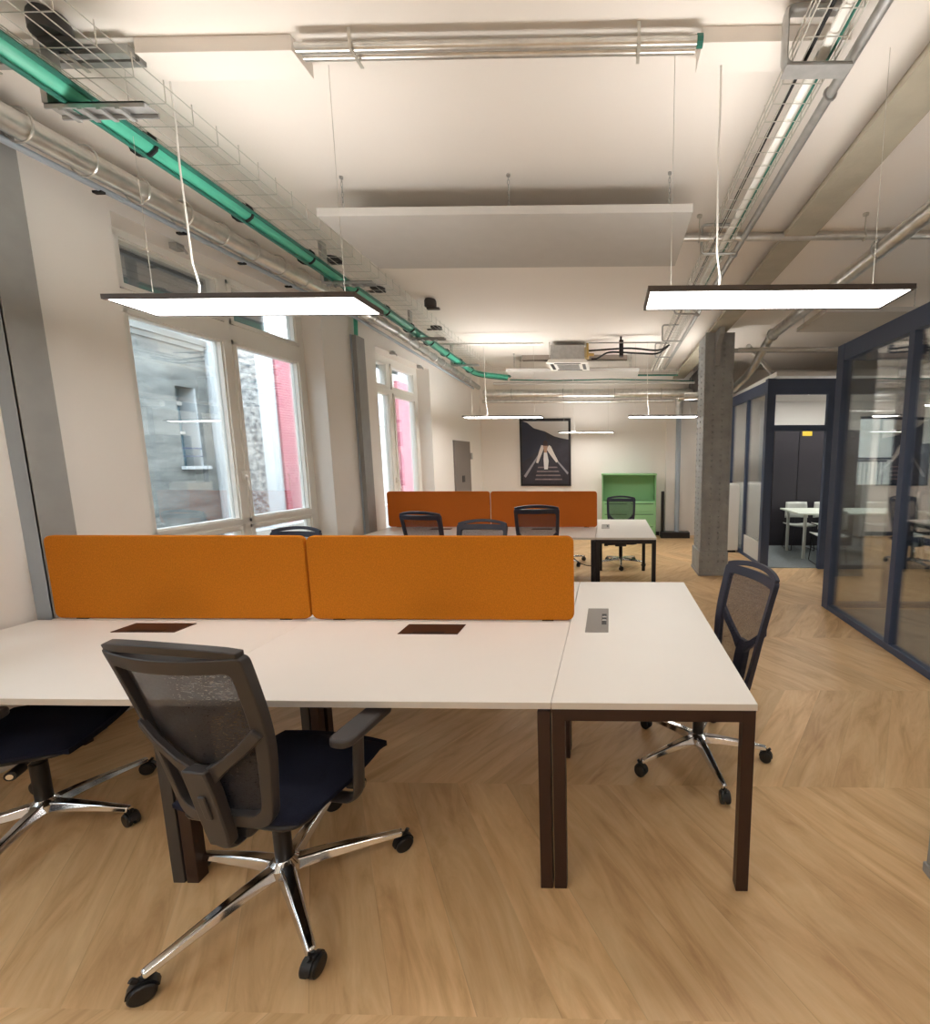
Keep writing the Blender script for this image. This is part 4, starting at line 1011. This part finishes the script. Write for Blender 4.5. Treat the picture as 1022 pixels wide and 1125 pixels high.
c = empty('side_cabinet', (4.95, 9.1, 0)); tag(c, 'pale tall cabinet below the far room window', 'cabinet')
MB().box(0, .85, 0, .38, .05, 1.08).build('body', M_acou, c, smooth=0, bevel=.004)
MB().box(.01, .84, -.014, 0, .07, 1.06).build('door', M_acou, c, smooth=0)
w5 = empty('window_5', (5.475, 9.6, 1.0)); w5['kind'] = 'structure'
MB().box(-.42, -.37, 0, .06, 0, 1.45).box(.37, .42, 0, .06, 0, 1.45).box(-.37, .37, 0, .06, 0, .05).box(-.37, .37, 0, .06, 1.4, 1.45).box(-.37, .37, .0, .06, .58, .62).build('window_frame', M_blue, w5, smooth=0)
MB().box(-.37, .37, .025, .033, .05, 1.4).build('pane', M_glassw, w5, smooth=0)
mb = MB()
for i in range(9): mb.box(-.35+i*.085, -.34+i*.085, .3, .31, .05, .55)
mb.box(-.4, .4, .29, .32, .53, .57).build('guard_rail', M_blue, w5, smooth=0)
# room ceiling of the far meeting room and its round lights
o = struct(MB().box(2.34, 5.88, 6.66, 9.48, 2.74, 2.80).build('ceiling_far_room', M_ceil)); o.name = 'ceiling.001'
spot(3.55, 8.3, 2.74, 'round lit ceiling light over the dark wardrobe doors'); spot(4.6, 8.0, 2.74, 'round lit ceiling light over the middle of the meeting table')
spot(3.3, 7.2, 2.74, 'round lit ceiling light just inside the doorway')

# ---- nearer glass room contents (seen through the glass)
t = empty('meeting_table', (3.9, 3.2, 0)); tag(t, 'pale round-cornered table inside the nearer glass room', 'table')
MB().prism(rrect(0, 1.6, -.45, .45, .1), .72, .745, axis=2).build('table_top', mat('pale_wood_top', srgb(214, 196, 176), .4), t, bevel=.003)
for x, y in ((.15, -.35), (1.45, -.35), (.15, .35), (1.45, .35)): MB().box(x-.02, x+.02, y-.02, y+.02, 0, .72).build('leg', M_seatw, t, smooth=0)

# ------------------------------------------------------------------ world, camera, render settings
w = bpy.data.worlds.new('sky'); S.world = w; w.use_nodes = True
bg = w.node_tree.nodes['Background']; bg.inputs[0].default_value = (.83, .92, 1, 1); bg.inputs[1].default_value = 6.0

f_, px_, py_ = 502.12, 660.80, 573.74
pitch, roll, yaw, hcam = .13538, -.00186, -.01798, 1.5809
fw = Vector((sin(yaw)*cos(pitch), cos(yaw)*cos(pitch), -sin(pitch)))
r0 = Vector((cos(yaw), -sin(yaw), 0)); u0 = r0.cross(fw)
rt = cos(roll)*r0+sin(roll)*u0; up = -sin(roll)*r0+cos(roll)*u0
cam = bpy.data.cameras.new('camera'); co = bpy.data.objects.new('camera', cam); COL.objects.link(co)
co.matrix_world = Matrix(((rt.x, up.x, -fw.x, 0), (rt.y, up.y, -fw.y, 0), (rt.z, up.z, -fw.z, hcam), (0, 0, 0, 1)))
cam.sensor_fit = 'HORIZONTAL'; cam.sensor_width = 36; cam.lens = f_/1022*36
cam.shift_x = -(px_-511)/1022; cam.shift_y = (py_-562.5)/1022
cam.clip_start = .02; cam.clip_end = 200
S.camera = co
S.view_settings.view_transform = 'Standard'; S.view_settings.look = 'None'; S.view_settings.gamma = 1; S.view_settings.use_curve_mapping = False
S.view_settings.exposure = 0.2
S.cycles.use_denoising = True
S.cycles.max_bounces = 10; S.cycles.diffuse_bounces = 6; S.cycles.transparent_max_bounces = 24; S.cycles.glossy_bounces = 5
S.cycles.sample_clamp_indirect = 6
